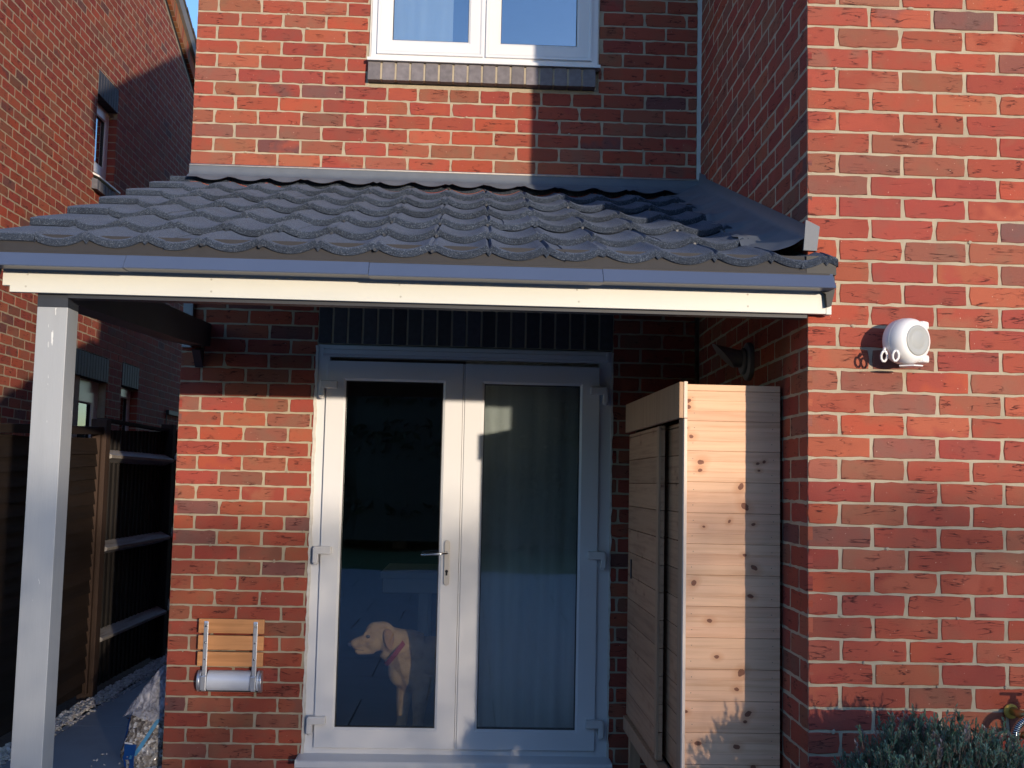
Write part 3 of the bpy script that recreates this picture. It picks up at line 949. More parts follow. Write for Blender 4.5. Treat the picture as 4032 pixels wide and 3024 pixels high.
mb.box(0.668, 0.673, -0.117, 0.02, 0.083, 0.122, 0)
mb.box(2.217, 2.222, -0.117, 0.02, 0.083, 0.122, 0)
mb.build('door_sill', house, bevel=0.004)
def hinge(mb, x, z, s):
    """flag hinge: knuckle on the frame, leaf cover on the door"""
    mb.box(min(x, x + s * .086), max(x, x + s * .086), -0.052, -0.012, z, z + .040)
    mb.box(min(x - s * .006, x + s * .022), max(x - s * .006, x + s * .022), -0.050, 0.003, z - .045, z + .034)
    mb.tube([(x + s * .008, -0.034, z - .052), (x + s * .008, -0.034, z + .040)], 0.0125, 14)
for (a, b, hx, s) in ((0.744, 1.440, 0.715, 1), (1.4515, 2.143, 2.180, -1)):
    mb = MB(['upvc'])
    frame_ring(mb, a, b, 0.160, 2.092, 0.100, -0.018, 0.05, 0, 0.012)
    mb.box(1.4415, 1.4500, -0.012, 0.05, 0.162, 2.09) if s < 0 else None
    leaf = mb.build('door_leaf', house, bevel=0.002)
    if s > 0:
        leaf['label'] = 'left door leaf with lever handle'
    mb = MB(['gasket'])
    frame_ring(mb, a + .0985, b - .0985, 0.2585, 1.9935, 0.005, -0.008, 0.03, 0)
    mb.build('gasket', leaf)
    mb = MB(['glass'])
    mb.box(a + .09, b - .09, 0.0, 0.004, .25, 2.0)
    mb.build('pane', leaf)
    for z in (1.948, 1.112, 0.276):
        mb = MB(['hinge_white'])
        hinge(mb, hx, z, s)
        mb.build('hinge', leaf, bevel=0.005)
    if s > 0:
        mb = MB(['plate', 'gasket'])
        pl = [(1.367 + .014 + .014 * math.cos(t), 1.179 + .014 * math.sin(t)) for t in [math.pi * k / 10 for k in range(11)]] + \
             [(1.367 + .014 - .014 * math.cos(t), .981 - .014 * math.sin(t)) for t in [math.pi * k / 10 for k in range(11)]]
        mb.prism(pl, -0.030, -0.017, 'Y')
        mb.build('handle_plate', leaf, bevel=0.002)
        mb = MB(['black'])
        kh = [(1.381 + .0075 * math.cos(t), 1.038 + .0075 * math.sin(t)) for t in [R(-50 + 280 * k / 12) for k in range(13)]] + [(1.3765, 1.017), (1.3855, 1.017)]
        mb.prism(kh, -0.0312, -0.029, 'Y')
        mb.build('keyhole', leaf)
        mb = MB(['chrome'])
        mb.tube([(1.385, -0.028, 1.132), (1.385, -0.052, 1.132), (1.380, -0.070, 1.131), (1.368, -0.082, 1.130), (1.345, -0.088, 1.129), (1.300, -0.092, 1.126), (1.262, -0.094, 1.123), (1.252, -0.094, 1.122)],
                [.010, .010, .010, .0095, .0092, .0088, .0085, .006], 14, 0, True, 0.75)
        mb.lathe([(0, 0)], 3) if False else None
        mb.build('handle', leaf, smooth=True)

# ---- room behind the glass
room = MB(['room', 'room_floor'])
room.box(0.25, 2.60, 0.30, 0.31, -.05, 0.12, 0) if False else None
def inbox(mb, x0, x1, y0, y1, z0, z1, fmat=1):
    v = [(x0, y0, z0), (x1, y0, z0), (x1, y1, z0), (x0, y1, z0), (x0, y0, z1), (x1, y0, z1), (x1, y1, z1), (x0, y1, z1)]
    mb.add(v, [(0, 1, 2, 3)], fmat)
    mb.add(v, [(4, 7, 6, 5), (1, 5, 6, 2), (2, 6, 7, 3), (3, 7, 4, 0)], 0)
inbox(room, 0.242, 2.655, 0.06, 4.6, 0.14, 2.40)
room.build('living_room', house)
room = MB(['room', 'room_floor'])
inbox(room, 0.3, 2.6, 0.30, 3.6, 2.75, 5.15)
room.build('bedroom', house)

def curtain(x0, x1, y, z0, z1, folds, amp, seed=1):
    rc = random.Random(seed)
    mb = MB(['curtain'])
    nx, nz = 120, 14
    ph_ = [rc.uniform(0, 6.28) for _ in range(4)]
    vs = []
    for j in range(nz + 1):
        t = j / nz
        for i in range(nx + 1):
            s_ = i / nx
            d = amp * (math.sin(s_ * folds * 6.28 + ph_[0] + .4 * t) + .5 * math.sin(s_ * folds * 2.3 * 6.28 + ph_[1])) * (0.6 + 0.4 * (1 - t)) + .01 * math.sin(3 * t + ph_[2])
            vs.append((x0 + (x1 - x0) * s_, y + d, z0 + (z1 - z0) * t))
    mb.add(vs, [(j * (nx + 1) + i, j * (nx + 1) + i + 1, (j + 1) * (nx + 1) + i + 1, (j + 1) * (nx + 1) + i) for j in range(nz) for i in range(nx)])
    ob = mb.build('curtain', smooth=True)
    return ob
c = curtain(1.45, 2.30, 0.15, 0.17, 2.20, 5, 0.009, 2)
tag(c, 'pale net curtain hanging in folds behind the right patio door pane', 'curtain')
c = curtain(0.95, 1.335, 0.16, 3.4, 5.1, 3, 0.003, 4)
tag(c, 'pale curtain behind the left pane of the upstairs window', 'curtain')

t = thing('dining_table', 'white table standing inside the room behind the dog', 'table', (1.5, 1.9, 0.14))
mb = MB(['table']); mb.box(0.935, 2.2, 1.5, 2.3, 0.865, 0.905); mb.build('table_top', t, bevel=.003)
mb = MB(['table']); mb.box(0.950, 2.185, 1.52, 1.545, 0.775, 0.864); mb.build('apron', t, bevel=.002)
for (x, y) in ((1.18, 1.55), (2.10, 1.55), (1.18, 2.2), (2.10, 2.2)):
    mb = MB(['table']); mb.box(x, x + .06, y, y + .06, 0.14, 0.864); mb.build('leg', t, bevel=.002)

# =================================================================== DOG
dog = thing('dog', 'pale golden dog in a red collar standing behind the left patio door glass', 'dog', (1.25, 0.42, 0.14))
mb = MB(['dog'])
Y0 = 0.42
FL = 0.142
# trunk: rump (away, to the right) to chest
mb.tube([(1.70, .66, .55), (1.62, .62, .545), (1.50, .56, .545), (1.38, .50, .535), (1.27, .455, .525), (1.19, .43, .515), (1.13, .42, .50), (1.10, .415, .485)],
        [.05, .100, .108, .112, .125, .122, .095, .05], 20, 0, True, 1.0)
mb.ball((1.20, .435, .46), (.095, .085, .12))                        # deep chest
mb.ball((1.135, .42, .47), (.065, .065, .085))                       # forechest
mb.ball((1.22, .37, .50), (.085, .045, .12))                         # shoulder, near side
# neck
mb.tube([(1.24, .44, .585), (1.185, .43, .60), (1.12, .42, .615), (1.07, .412, .635), (1.04, .41, .655)], [.085, .088, .080, .072, .060], 18)
mb.tube([(1.15, .42, .50), (1.10, .415, .545), (1.05, .41, .585)], [.055, .055, .045], 14)   # throat skin
# head
mb.ball((1.035, .405, .668), (.072, .058, .064))
mb.ball((1.005, .403, .680), (.060, .050, .050))
mb.ball((1.00, .400, .625), (.058, .050, .055))                      # cheeks
mb.tube([(1.00, .402, .640), (.955, .398, .630), (.915, .396, .618), (.885, .395, .610), (.874, .395, .606)], [.050, .040, .034, .029, .018], 16, 0, True, 0.92)
mb.tube([(.99, .402, .590), (.95, .398, .578), (.91, .396, .574), (.893, .395, .578)], [.034, .025, .021, .012], 12)      # lower jaw and lips
mb.ball((.957, .376, .668), (.022, .012, .012)); mb.ball((.957, .424, .668), (.022, .012, .012))        # brows
# fore legs
for (x, y, dz) in ((1.155, .45, 0), (1.245, .375, 0)):
    mb.tube([(x + .035, y, .47), (x + .015, y, .38), (x + .004, y, .32), (x, y, .25), (x - .002, y, .20), (x - .006, y, .175)], [.062, .055, .044, .033, .029, .029], 14)
    mb.ball((x - .018, y, FL + .018), (.036, .027, .020))
    for q in (-.016, -.005, .006, .016):
        mb.ball((x - .043, y + q, FL + .013), (.013, .0075, .012), 10, 6)
# hind legs: thigh, knee forward, hock back, near-vertical shank
for (y, x) in ((.575, 1.62), (.71, 1.67)):
    mb.tube([(x, y, .53), (x - .02, y, .44), (x - .035, y - .005, .375), (x + .03, y, .30), (x + .055, y, .265), (x + .045, y, .20), (x + .04, y, .165)], [.085, .070, .048, .032, .024, .021, .023], 14)
    mb.ball((x + .02, y, FL + .017), (.037, .026, .019))
mb.tube([(1.73, .68, .59), (1.80, .72, .52), (1.84, .745, .43), (1.86, .75, .34), (1.87, .75, .28)], [.030, .026, .021, .015, .006], 10)
body = mb.build('body', dog, smooth=True)
rm = body.modifiers.new('remesh', 'REMESH'); rm.mode = 'VOXEL'; rm.voxel_size = 0.0055; rm.use_smooth_shade = True
sm = body.modifiers.new('smooth', 'SMOOTH'); sm.factor = 0.6; sm.iterations = 9
# ears: soft triangular flaps folded down behind the cheek
for sy in (-1, 1):
    mb = MB(['ear_fur'])
    yb = .404 + sy * .055
    top = [(1.034, yb - sy * .006, .698), (1.068, yb, .708), (1.104, yb - sy * .004, .694)]
    mid = [(1.032, yb + sy * .018, .662), (1.078, yb + sy * .025, .655), (1.122, yb + sy * .014, .656)]
    low = [(1.050, yb + sy * .022, .620), (1.082, yb + sy * .027, .606), (1.114, yb + sy * .018, .622)]
    tip = [(1.070, yb + sy * .020, .594), (1.084, yb + sy * .022, .586), (1.098, yb + sy * .018, .594)]
    rings = []
    for row in (top, mid, low, tip):
        a, b, c_ = [Vector(p) for p in row]
        off = Vector((0, sy * .006, 0))
        rings.append([tuple(a), tuple(b + off), tuple(c_), tuple(b - off)])
    mb.loft(rings)
    e = mb.build('ear', dog, smooth=True)
    sd = e.modifiers.new('sub', 'SUBSURF'); sd.levels = sd.render_levels = 2
    mb = MB(['dog_dark'])
    mb.ball((.965, .404 + sy * .0455, .655), (.0115, .007, .0095), 12, 8)
    mb.build('eye', dog, smooth=True)
mb = MB(['dog_dark'])
mb.ball((.868, .394, .613), (.015, .019, .015), 14, 8)
mb.build('nose', dog, smooth=True)
mb = MB(['dog_dark'])
mb.tube([(.884, .366, .590), (.915, .361, .584), (.945, .356, .583)], .0015, 6)
mb.build('mouth', dog, smooth=True)
# collar round the neck
mb = MB(['collar', 'steel'])
ax = Vector((-.80, -.03, .60)).normalized()
cen = Vector((1.118, .418, .580))
u_ = ax.cross(Vector((0, 1, 0))).normalized(); v_ = ax.cross(u_).normalized()
rings = []
for q in range(37):
    th = 2 * math.pi * q / 36
    r1, r2 = .098, .088
    p = cen + u_ * (r1 * math.cos(th)) + v_ * (r2 * math.sin(th))
    o_ = (p - cen).normalized()
    rings.append([tuple(p + ax * .012), tuple(p + o_ * .004 + ax * .012), tuple(p + o_ * .004 - ax * .012), tuple(p - ax * .012)])
mb.loft(rings, 0, False)
p = cen + u_ * -.02 + v_ * .09
mb.build('collar', dog)

# =================================================================== PORCH
porch = thing('porch_canopy', 'lean-to porch with dark grey wavy tiles, cream fascia and one grey post', 'porch', (1.3, -2.0, 0))
P0, SL = 3.040, 0.364          # roof line z = P0 + SL*y
PX0, PX1 = -0.10, 2.690
PER, NOT0 = 0.1872, 0.220
def prof(x):
    """pressed tile section: wide hollow, twin ribs with a small notch"""
    if x < 0.066: return -0.004
    u = ((x - NOT0) / PER) % 1.0
    du = min(u, 1 - u)
    if du < 0.040:
        return -0.013 + 0.013 * (du / 0.040) ** 1.2
    if du < 0.062:
        return 0.0
    t = (du - 0.062) / 0.438
    return -0.024 * (1 - (1 - t) ** 2)
rt = random.Random(31)
steps = 7
EXP = 0.352
Ys = [-2.120 + EXP * i for i in range(steps)] + [0.03]
XR = lambda y: 2.618 + 0.042 * (y - WY) / 2.015     # wing flank
mb = MB(['tile'])
for i in range(steps):
    y0, y1 = Ys[i], Ys[i + 1]
    # panel breaks
    brk = [PX0, 0.058 if i % 1 == 0 else PX0]
    x = NOT0 - 0.06 + PER * (rt.randint(0, 5))
    x = NOT0 + PER * [1, 3, 0, 4, 2, 5, 1][i] + .065
    while x < 2.5:
        brk.append(x); x += PER * 7 if rt.random() < .8 else PER * 6
    if i == 0: brk.append(2.567)
    brk.append(PX1 if i == 0 else XR(y0) - 0.02)
    for k in range(len(brk) - 1):
        xa, xb = brk[k], brk[k + 1]
        if xb - xa < .03: continue
        lift = (k % 2) * 0.0022 + rt.uniform(0, .0015)
        tilt = rt.uniform(-.0015, .0015)
        nx = max(2, int((xb - xa) / 0.009))
        rows = []
        def rowat(y, dz, dy=0.0):
            return [(xa + (xb - xa) * q / nx, y + dy, P0 + SL * y + prof(xa + (xb - xa) * q / nx + .0001) + dz + lift + tilt * q / nx) for q in range(nx + 1)]
        rows.append(rowat(y0, -0.029, 0.018))
        rows.append(rowat(y0, -0.027, 0.006))
        rows.append(rowat(y0, -0.015, 0.001))
        rows.append(rowat(y0, -0.006, 0.001))
        rows.append(rowat(y0, -0.001, 0.006))
        n_ = 5
        for q in range(1, n_ + 1):
            t_ = q / n_
            yy = y0 + (y1 + .03 - y0) * t_
            rows.append(rowat(yy, -0.034 * t_))
        L_ = nx + 1
        vs = [p for r_ in rows for p in r_]
        mb.add(vs, [(a * L_ + b, a * L_ + b + 1, (a + 1) * L_ + b + 1, (a + 1) * L_ + b) for a in range(len(rows) - 1) for b in range(nx)])
        # turned-down end of each panel
        for e_, sx in ((0, -1), (nx, 1)):
            col_ = [r_[e_] for r_ in rows[3:]]
            vs = col_ + [(p[0], p[1], p[2] - .028) for p in col_]
            m_ = len(col_)
            mb.add(vs, [(q, q + 1, m_ + q + 1, m_ + q) for q in range(m_ - 1)])
ob = mb.build('roof_tiles', porch, smooth=True, autos=42)
# fixing screws along the lips
for i in range(steps):
    for k in range(13):
        if rt.random() < 0.33 and NOT0 + PER * k < XR(Ys[i]) - .1:
            x = NOT0 + PER * k; z = P0 + SL * Ys[i] + prof(x) - .018
            mb = MB(['black_plastic'])
            mb.tube([(x, Ys[i] + .002, z), (x, Ys[i] - .005, z)], .0052, 8)
            mb.build('roof_screw', porch)
# decking under the tiles
mb = MB(['navy_paint'])
mb.prism([(-2.09, P0 + SL * -2.09 - .075), (0.0, P0 - .075), (0.0, P0 - .095), (-2.09, P0 + SL * -2.09 - .095)], -0.07, 2.61, 'X')
mb.build('roof_deck', porch)
for k in range(6):
    x = 0.35 + k * 0.42
    mb = MB(['navy_paint'])
    mb.prism([(-2.02, P0 + SL * -2.02 - .096), (-0.001, P0 - .096), (-0.001, P0 - .19), (-2.02, P0 + SL * -2.02 - .16)], x, x + .045, 'X')
    mb.build('rafter', porch)
# eaves: filler, sloping drip trim in four lengths, cream fascia
mb = MB(['filler'])
mb.prism([(-2.112, 2.195), (-2.085, 2.195), (-2.085, 2.262), (-2.100, 2.262)], -0.085, 2.585, 'X')
mb.prism([(-2.124, 2.195), (-2.112, 2.195), (-2.112, 2.203), (-2.124, 2.2)], -0.085, 2.66, 'X')
mb.build('eaves_filler', porch)
jo = [-0.078, 0.3575, 1.141, 1.905, 2.672]
for k in range(4):
    mb = MB(['trim'])
    a, b = jo[k], jo[k + 1] - 0.0015
    dz = (0.0, .0015, -.001, .0015)[k]
    mb.prism([(-2.120, 2.199 + dz), (-2.158, 2.149 + dz), (-2.156, 2.146 + dz), (-2.082, 2.1475 + dz), (-2.082, 2.152 + dz), (-2.148, 2.1515 + dz), (-2.113, 2.199 + dz)], a, b, 'X')
    mb.build('eaves_trim', porch)
mb = MB(['cream'])
mb.prism([(-0.060, 2.097), (-0.036, 2.097), (-0.036, 2.076), (2.684, 2.076), (2.684, 2.19), (-0.060, 2.19)], -2.060, -2.040, 'Y')
mb.build('fascia_board', porch, bevel=0.0015)
for i, x in enumerate([0.02, 0.62, 1.24, 1.83, 2.40]):
    for z in (2.095, 2.135):
        mb = MB(['filled_screw'])
        mb.T = Matrix.Translation((x + .004 * math.sin(9 * x + z * 50), -2.0602, z)) @ Matrix.Rotation(R(90), 4, 'X')
        mb.lathe([(.0035, 0), (.0034, .0005), (.0005, .0006)], 12)
        mb.build('filled_screw', porch)
mb = MB(['cream'])
mb.box(2.6665, 2.6855, -2.062, -2.0305, 2.074, 2.145)
mb.build('fascia_end_cap', porch, bevel=0.002)
mb = MB(['gasket'])
mb.prism([(2.60, 2.262), (2.692, 2.262), (2.690, 2.200), (2.690, 2.150), (2.678, 2.100), (2.664, 2.096), (2.660, 2.14), (2.60, 2.19)], -2.082, -2.0635, 'Y')
mb.prism([(2.586, 2.200), (2.686, 2.200), (2.686, 2.262), (2.586, 2.262)], -2.110, -2.0825, 'Y')
mb.build('verge_end', porch)
mb = MB(['navy_paint'])
mb.prism([(-0.10, 2.228), (-0.062, 2.228), (-0.064, 2.14), (-0.078, 2.105), (-0.092, 2.12)], -2.135, -2.062, 'Y')
mb.build('verge_end', porch)
# dark verge trim down the open side
mb = MB(['navy_paint'])
mb.prism([(-2.12, 2.262 - .05), (0.0, P0 - .052), (0.0, P0 - .12), (-2.12, 2.20 - .07)], -0.098, -0.085, 'X')
mb.build('verge_board', porch)
# beams and post
mb = MB(['navy_paint'])
mb.box(0.146, 2.61, -2.038, -1.99, 2.064, 2.235)
mb.build('front_beam', porch)
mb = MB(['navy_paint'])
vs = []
mb.prism([(-2.031, 2.034), (-1.931, 2.034), (-1.93, 2.056), (-0.56, 2.112), (-0.004, 2.150), (-0.004, 2.265), (-2.031, 2.184)], 0.046, 0.145, 'X')  # dropped dark front end stands in for the shadow on the post top
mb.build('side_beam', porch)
mb = MB(['grey_paint'])
mb.box(0.0455, 0.1455, -2.030, -1.930, 0.0, 2.0335)
mb.build('post', porch, bevel=0.002)
mb = MB(['grey_paint'])
mb.box(0.006, 0.055, -0.028, -0.004, 2.14, 2.93)
mb.build('wall_batten', porch, bevel=0.002)
mb = MB(['navy_paint'])
mb.prism([(-0.010, 2.04), (-0.10, 2.12), (-0.004, 2.14)], 0.075, 0.115, 'X')
mb.build('beam_bracket', porch)
# flashings
mb = MB(['flash', 'sealant'])
nx = 150
rows = []
rn = random.Random(8)
for j in range(7):
    t_ = j / 6
    r_ = []
    for q in range(nx + 1):
        x = -0.004 + 2.655 * q / nx
        if j == 0: y, z = -0.004, 3.094
        elif j == 1: y, z = -0.006, 3.065
        elif j == 2: y, z = -0.010, 3.045
        else:
            tt = (j - 2) / 4
            y = -0.012 - 0.050 * tt
            z = 3.042 + (P0 + SL * y + prof(x) * tt * .8 + .004 - 3.042) * min(1, tt * 1.3)
        z += 0.0015 * noise.noise(Vector((x * 9, j, 0)))
        r_.append((x, y, z))
    rows.append(r_)
mb.add([p for r_ in rows for p in r_], [(a * (nx + 1) + b, a * (nx + 1) + b + 1, (a + 1) * (nx + 1) + b + 1, (a + 1) * (nx + 1) + b) for a in range(6) for b in range(nx)])
mb.prism([(-0.0045, 3.091), (-0.008, 3.094), (-0.0005, 3.103)], -0.004, 2.65, 'X', 1)
mb.build('back_flashing', porch, smooth=True)
mb = MB(['flash'])
ny, nw = 90, 16
vs = []
for a in range(ny + 1):
    t_ = a / ny
    y = 0.0 - 2.03 * t_
    wx = XR(y) - .004
    wd = 0.175 - 0.05 * max(0, (t_ - .85) / .15) + .012 * math.sin(a * .35)      # reach over the tiles
    zt = 3.094 - 0.04 + SL * y + .070 + (0.015 if t_ < .1 else 0)
    zr = P0 + SL * y
    for b in range(nw + 1):
        s_ = b / nw
        if s_ < .35:
            k = s_ / .35
            x, z = wx - .002 - .018 * k ** 3, zt + (zr + .030 - zt) * k
        else:
            k = (s_ - .35) / .65
            x = wx - .020 - (wd - .02) * k
            lip = (((y - Ys[0]) % EXP) / EXP)
            z = zr + .030 * (1 - k) ** 2 + .004 - .034 * lip * k + prof(min(x, 2.5)) * .55 * k + .004 * noise.noise(Vector((x * 20, y * 14, 1)))
        vs.append((x, y, z))
mb.add(vs, [(a * (nw + 1) + b, a * (nw + 1) + b + 1, (a + 1) * (nw + 1) + b + 1, (a + 1) * (nw + 1) + b) for a in range(ny) for b in range(nw)])
mb.prism([(WX - .010, 2.404), (2.656, 2.381), (2.646, 2.297), (2.600, 2.298)], -2.0305, -2.0175, 'Y')
mb.build('side_flashing', porch, smooth=True, autos=50)

# =================================================================== NEIGHBOUR
NXW = -1.90
nh = thing('neighbour_house', 'neighbouring red brick house seen side-on at the left, gable wall with small windows', 'house', (NXW, 5, 0))
NR = 0.40        # verge slope
def nv(y): return 6.001 + NR * (7.336 - y)
ridge = 3.6
upw = (4.10, 4.665, 4.10, 5.085)
lw1 = (3.60, 4.80, 1.0, 2.560)
lw2 = (5.205, 5.757, 1.0, 2.575)
mb = brickwork('wall', nh, (NXW, 0, 0), (0, 1, 0), (1, 0, 0), 0.6, 8.2, -0.05, 7.6, [upw, lw1, lw2],
               [(NR, 1.0, 6.001 + NR * 7.336), (-NR, 1.0, nv(ridge) - NR * ridge)], 0.010, 0, 15, recess=0.0012)
mb.box(NXW - .3, NXW - .018, 0.62, upw[0], -.05, 5.9, 1)
mb.box(NXW - .3, NXW - .018, upw[1], 8.2, 2.6, 5.9, 1)
mb.box(NXW - .3, NXW - .018, lw1[1], lw2[0], -.05, 2.6, 1)
mb.box(NXW - .3, NXW - .018, lw2[1], 8.2, -.05, 2.6, 1)
mb.box(NXW - .3, NXW - .018, upw[0], upw[1], 2.6, 4.09, 1)
mb.build('wall', nh)
mb = brickwork('wall', nh, (NXW - 4.5, 0.6, 0), (1, 0, 0), (0, -1, 0), 0.0, 4.495, -0.05, 5.85, [], [], 0.010, 1, 16, recess=0.0015)
mb.build('front_wall', nh)
# brick reveals of the windows
for (yy, za, zb) in ((upw[1], 4.06, 4.88), (lw2[1], 1.0, 2.35)):
    mb = MB(['brick', 'mortar'])
    k = 0
    while .010 + .075 * k < zb - .07:
        z = .010 + .075 * k; k += 1
        if z < za: continue
        mb.box(NXW - .098, NXW - .003, yy - .003, yy + .006, z + .005, z + .070, 0, brick_col(rb))
    mb.box(NXW - .10, NXW - .006, yy - .0005, yy + .012, za, zb, 1)
    mb.build('reveal_brickwork', nh)
for (a, b, z0, z1) in ((4.10, 4.665, 4.862, 5.080), (3.60, 4.80, 2.335, 2.553), (5.205, 5.757, 2.352, 2.570)):
    mb = MB(['blue_brick', 'mortar'])
    cnt = round((b - a) / .075)
    p_ = (b - a) / cnt
    for i in range(cnt):
        k = rb.uniform(.8, 1.2)
        mb.box(NXW - .09, NXW + .004, a + i * p_, a + (i + 1) * p_ - .009, z0, z1, 0, (.055 * k, .058 * k, .075 * k))
    mb.box(NXW - .09, NXW + .0005, a + .001, b - .001, z0 + .003, z1 - .001, 1)
    mb.build('lintel', nh, bevel=.003)
mb = MB(['blue_brick', 'mortar'])
for i in range(8):
    a = 4.06 + i * .076
    k = rb.uniform(.8, 1.2)
    mb.prism([(NXW - .04, 4.00), (NXW + .052, 3.985), (NXW + .052, 4.075), (NXW - .04, 4.10)], a, a + .066, 'Y', 0, (.13 * k, .13 * k, .15 * k))
mb.prism([(NXW - .04, 4.003), (NXW + .047, 3.99), (NXW + .047, 4.07), (NXW - .04, 4.095)], 4.061, 4.66, 'Y', 1)
mb.build('window_brick_sill', nh, bevel=.003)
def side_window(y0, y1, z0, z1, xf, fw, sw, gm):
    """white frame in a wall whose outside looks along +X"""
    mb = MB(['upvc', 'gasket'])
    mb.T = Matrix(((0, -1, 0, xf), (1, 0, 0, 0), (0, 0, 1, 0), (0, 0, 0, 1)))
    frame_ring(mb, y0, y1, z0, z1, fw, 0, .06)
    o = fw - .015
    frame_ring(mb, y0 + o, y1 - o, z0 + o, z1 - o, sw, -.016, .05, 0, .012)
    o += sw - .001
    frame_ring(mb, y0 + o, y1 - o, z0 + o, z1 - o, .004, -.006, .05, 1)
    f = mb.build('window_frame', nh, bevel=.002)
    mb = MB([gm])
    mb.box(xf - .012, xf - .008, y0 + o - .01, y1 - o + .01, z0 + o - .01, z1 - o + .01)
    mb.build('pane', f)
    mb = MB(['room'])
    mb.box(xf - .6, xf - .13, y0, y1, z0, z1)
    mb.build('dark_room', f)
side_window(4.105, 4.667, 4.185, 4.86, NXW - .085, .045, .095, 'sky_glass')
side_window(3.60, 4.795, 1.02, 2.335, NXW - .085, .13, .10, 'glass')
side_window(5.21, 5.752, 1.02, 2.352, NXW - .085, .035, .085, 'glass')
mb = MB(['upvc']); mb.prism([(NXW - .085, 4.184), (NXW - .085, 4.165), (NXW + .060, 4.098), (NXW + .062, 4.112)], 4.085, 4.675, 'Y'); mb.build('window_sill', nh)
mb = MB(['mortar']); mb.box(NXW - .2, NXW - .02, 4.10, 4.667, 4.05, 4.10); mb.build('sill_bed', nh)
# verge: black band painted as a shadow gap, corbel course on the slope, grey undercloak, tiles
mb = MB(['black', 'brick', 'verge_board', 'roof_tile', 'mortar'])
def vband(x0, x1, dz0, dz1, mat, col=(1, 1, 1)):
    for (ya, yb) in ((ridge, 8.35), (0.0, ridge)):
        za, zb = (nv(ya), nv(yb)) if ya == ridge else (nv(ridge) - NR * (ridge - ya), nv(ridge))
        mb.prism([(ya, za + dz0), (yb, zb + dz0), (yb, zb + dz1), (ya, za + dz1)], x0, x1, 'X', mat, col)
vband(NXW - .05, NXW + .003, -.012, .020, 4)
vband(NXW - .05, NXW + .004, .021, .075, 0)
yy = ridge + .02
while yy < 8.3:
    c_ = brick_col(rb); c_ = (c_[0] * 1.1, c_[1] * 1.6, c_[2] * 1.2)
    mb.prism([(yy, nv(yy) + .076), (yy + .066, nv(yy + .066) + .076), (yy + .09, nv(yy + .09) + .25), (yy + .024, nv(yy + .024) + .25)], NXW - .05, NXW + .040, 'X', 1, c_)
    yy += .076
vband(NXW - .05, NXW + .034, .077, .252, 4)
vband(NXW - .10, NXW + .075, .253, .40, 2)
yy = ridge
while yy < 8.4:
    mb.prism([(yy, nv(yy) + .402), (yy + .32, nv(yy + .32) + .402), (yy + .32, nv(yy + .32) + .43), (yy, nv(yy) + .455)], NXW - .2, NXW + .085, 'X', 3)
    yy += .30
mb.build('verge', nh)
mb = MB(['roof_tile'])
slab_poly(mb, [(NXW - 7, ridge, nv(ridge) + .44), (NXW + .05, ridge, nv(ridge) + .44), (NXW + .05, 8.4, nv(8.4) + .44), (NXW - 7, 8.4, nv(8.4) + .44)], .04)
zr_ = nv(ridge) + .44
slab_poly(mb, [(NXW - 7, 0.0, zr_ - NR * ridge), (NXW + .05, 0.0, zr_ - NR * ridge), (NXW + .05, ridge, zr_), (NXW - 7, ridge, zr_)], .04)
mb.build('roof', nh)
mb = MB(['gasket', 'brick'])
mb.box(NXW + .003, NXW + .035, 6.83, 7.5, 2.168, 2.215)
mb.box(NXW + .003, NXW + .012, 6.83, 6.842, 2.06, 2.17)
mb.build('vent_cover', nh)

# =================================================================== FENCES
fx = -1.02
def topz(y): return 1.715 + 0.036 * y
f1 = thing('lap_fence', 'dark brown lap panel fence with overlapping horizontal boards behind the porch post', 'fence', (fx, 0, 0))
def lap_panel(y0, y1):
    mb = MB(['fence_wood'])
    z = 0.10
    r_ = random.Random(int(y0 * 10) + 50)
    while z < topz((y0 + y1) / 2) - .13:
        k = r_.uniform(.75, 1.3)
        vs = []
        nn = 24
        up_, lo_, bk = [], [], []
        for q in range(nn + 1):
            y = y0 + .03 + (y1 - y0 - .06) * q / nn
            wob = .006 * noise.noise(Vector((y * 2.3, z * 9, 0)))
            sl = .036 * (y - (y0 + y1) / 2)
            lo_.append((fx + .024, y, z + wob + sl)); up_.append((fx + .006, y, z + .105 + wob + sl)); bk.append((fx + .010, y, z + wob + sl))
        L_ = nn + 1
        mb.add(bk + lo_ + up_, [(a * L_ + b, a * L_ + b + 1, (a + 1) * L_ + b + 1, (a + 1) * L_ + b) for a in range(2) for b in range(nn)], 0, (k, k, k))
        z += .083
    mb.box(fx - .012, fx + .004, y0 + .02, y1 - .02, .06, topz(y0) - .03)
    mb.build('lap_boards', f1)
    for yy in (y0 + .012, y1 - .05):
        mb = MB(['fence_post'])
        mb.box(fx - .02, fx + .032, yy, yy + .038, .05, topz(yy) - .03)
        mb.build('panel_batten', f1, bevel=.002)
    mb = MB(['fence_wood'])
    mb.prism([(y0, topz(y0) - .03), (y1, topz(y1) - .03), (y1, topz(y1) + .022), (y0, topz(y0) + .022)], fx - .035, fx + .040, 'X')
    mb.build('capping', f1, bevel=.003)
lap_panel(-3.64, -1.82)
lap_panel(-1.72, 0.10)
lap_panel(0.20, 1.90)
for y in (-3.74, -1.82, 0.10, 1.905):
    mb = MB(['fence_post'])
    mb.box(fx - .05, fx + .055, y, y + .095, 0, topz(y) + .075)
    p_ = mb.build('post', f1, bevel=.004)
f2 = thing('rail_fence', 'near-black vertical board fence with three pale rails beyond the lap panel', 'fence', (fx, 4, 0))
mb = MB(['dark_fence'])
y = 2.01
while y < 7.6:
    k = rb.uniform(.7, 1.4)
    mb.prism([(fx - .004, y), (fx - .020, y + .115), (fx - .034, y + .115), (fx - .026, y)], .04, topz(y) + .002, 'Z', 0, (k, k, k))
    y += .10
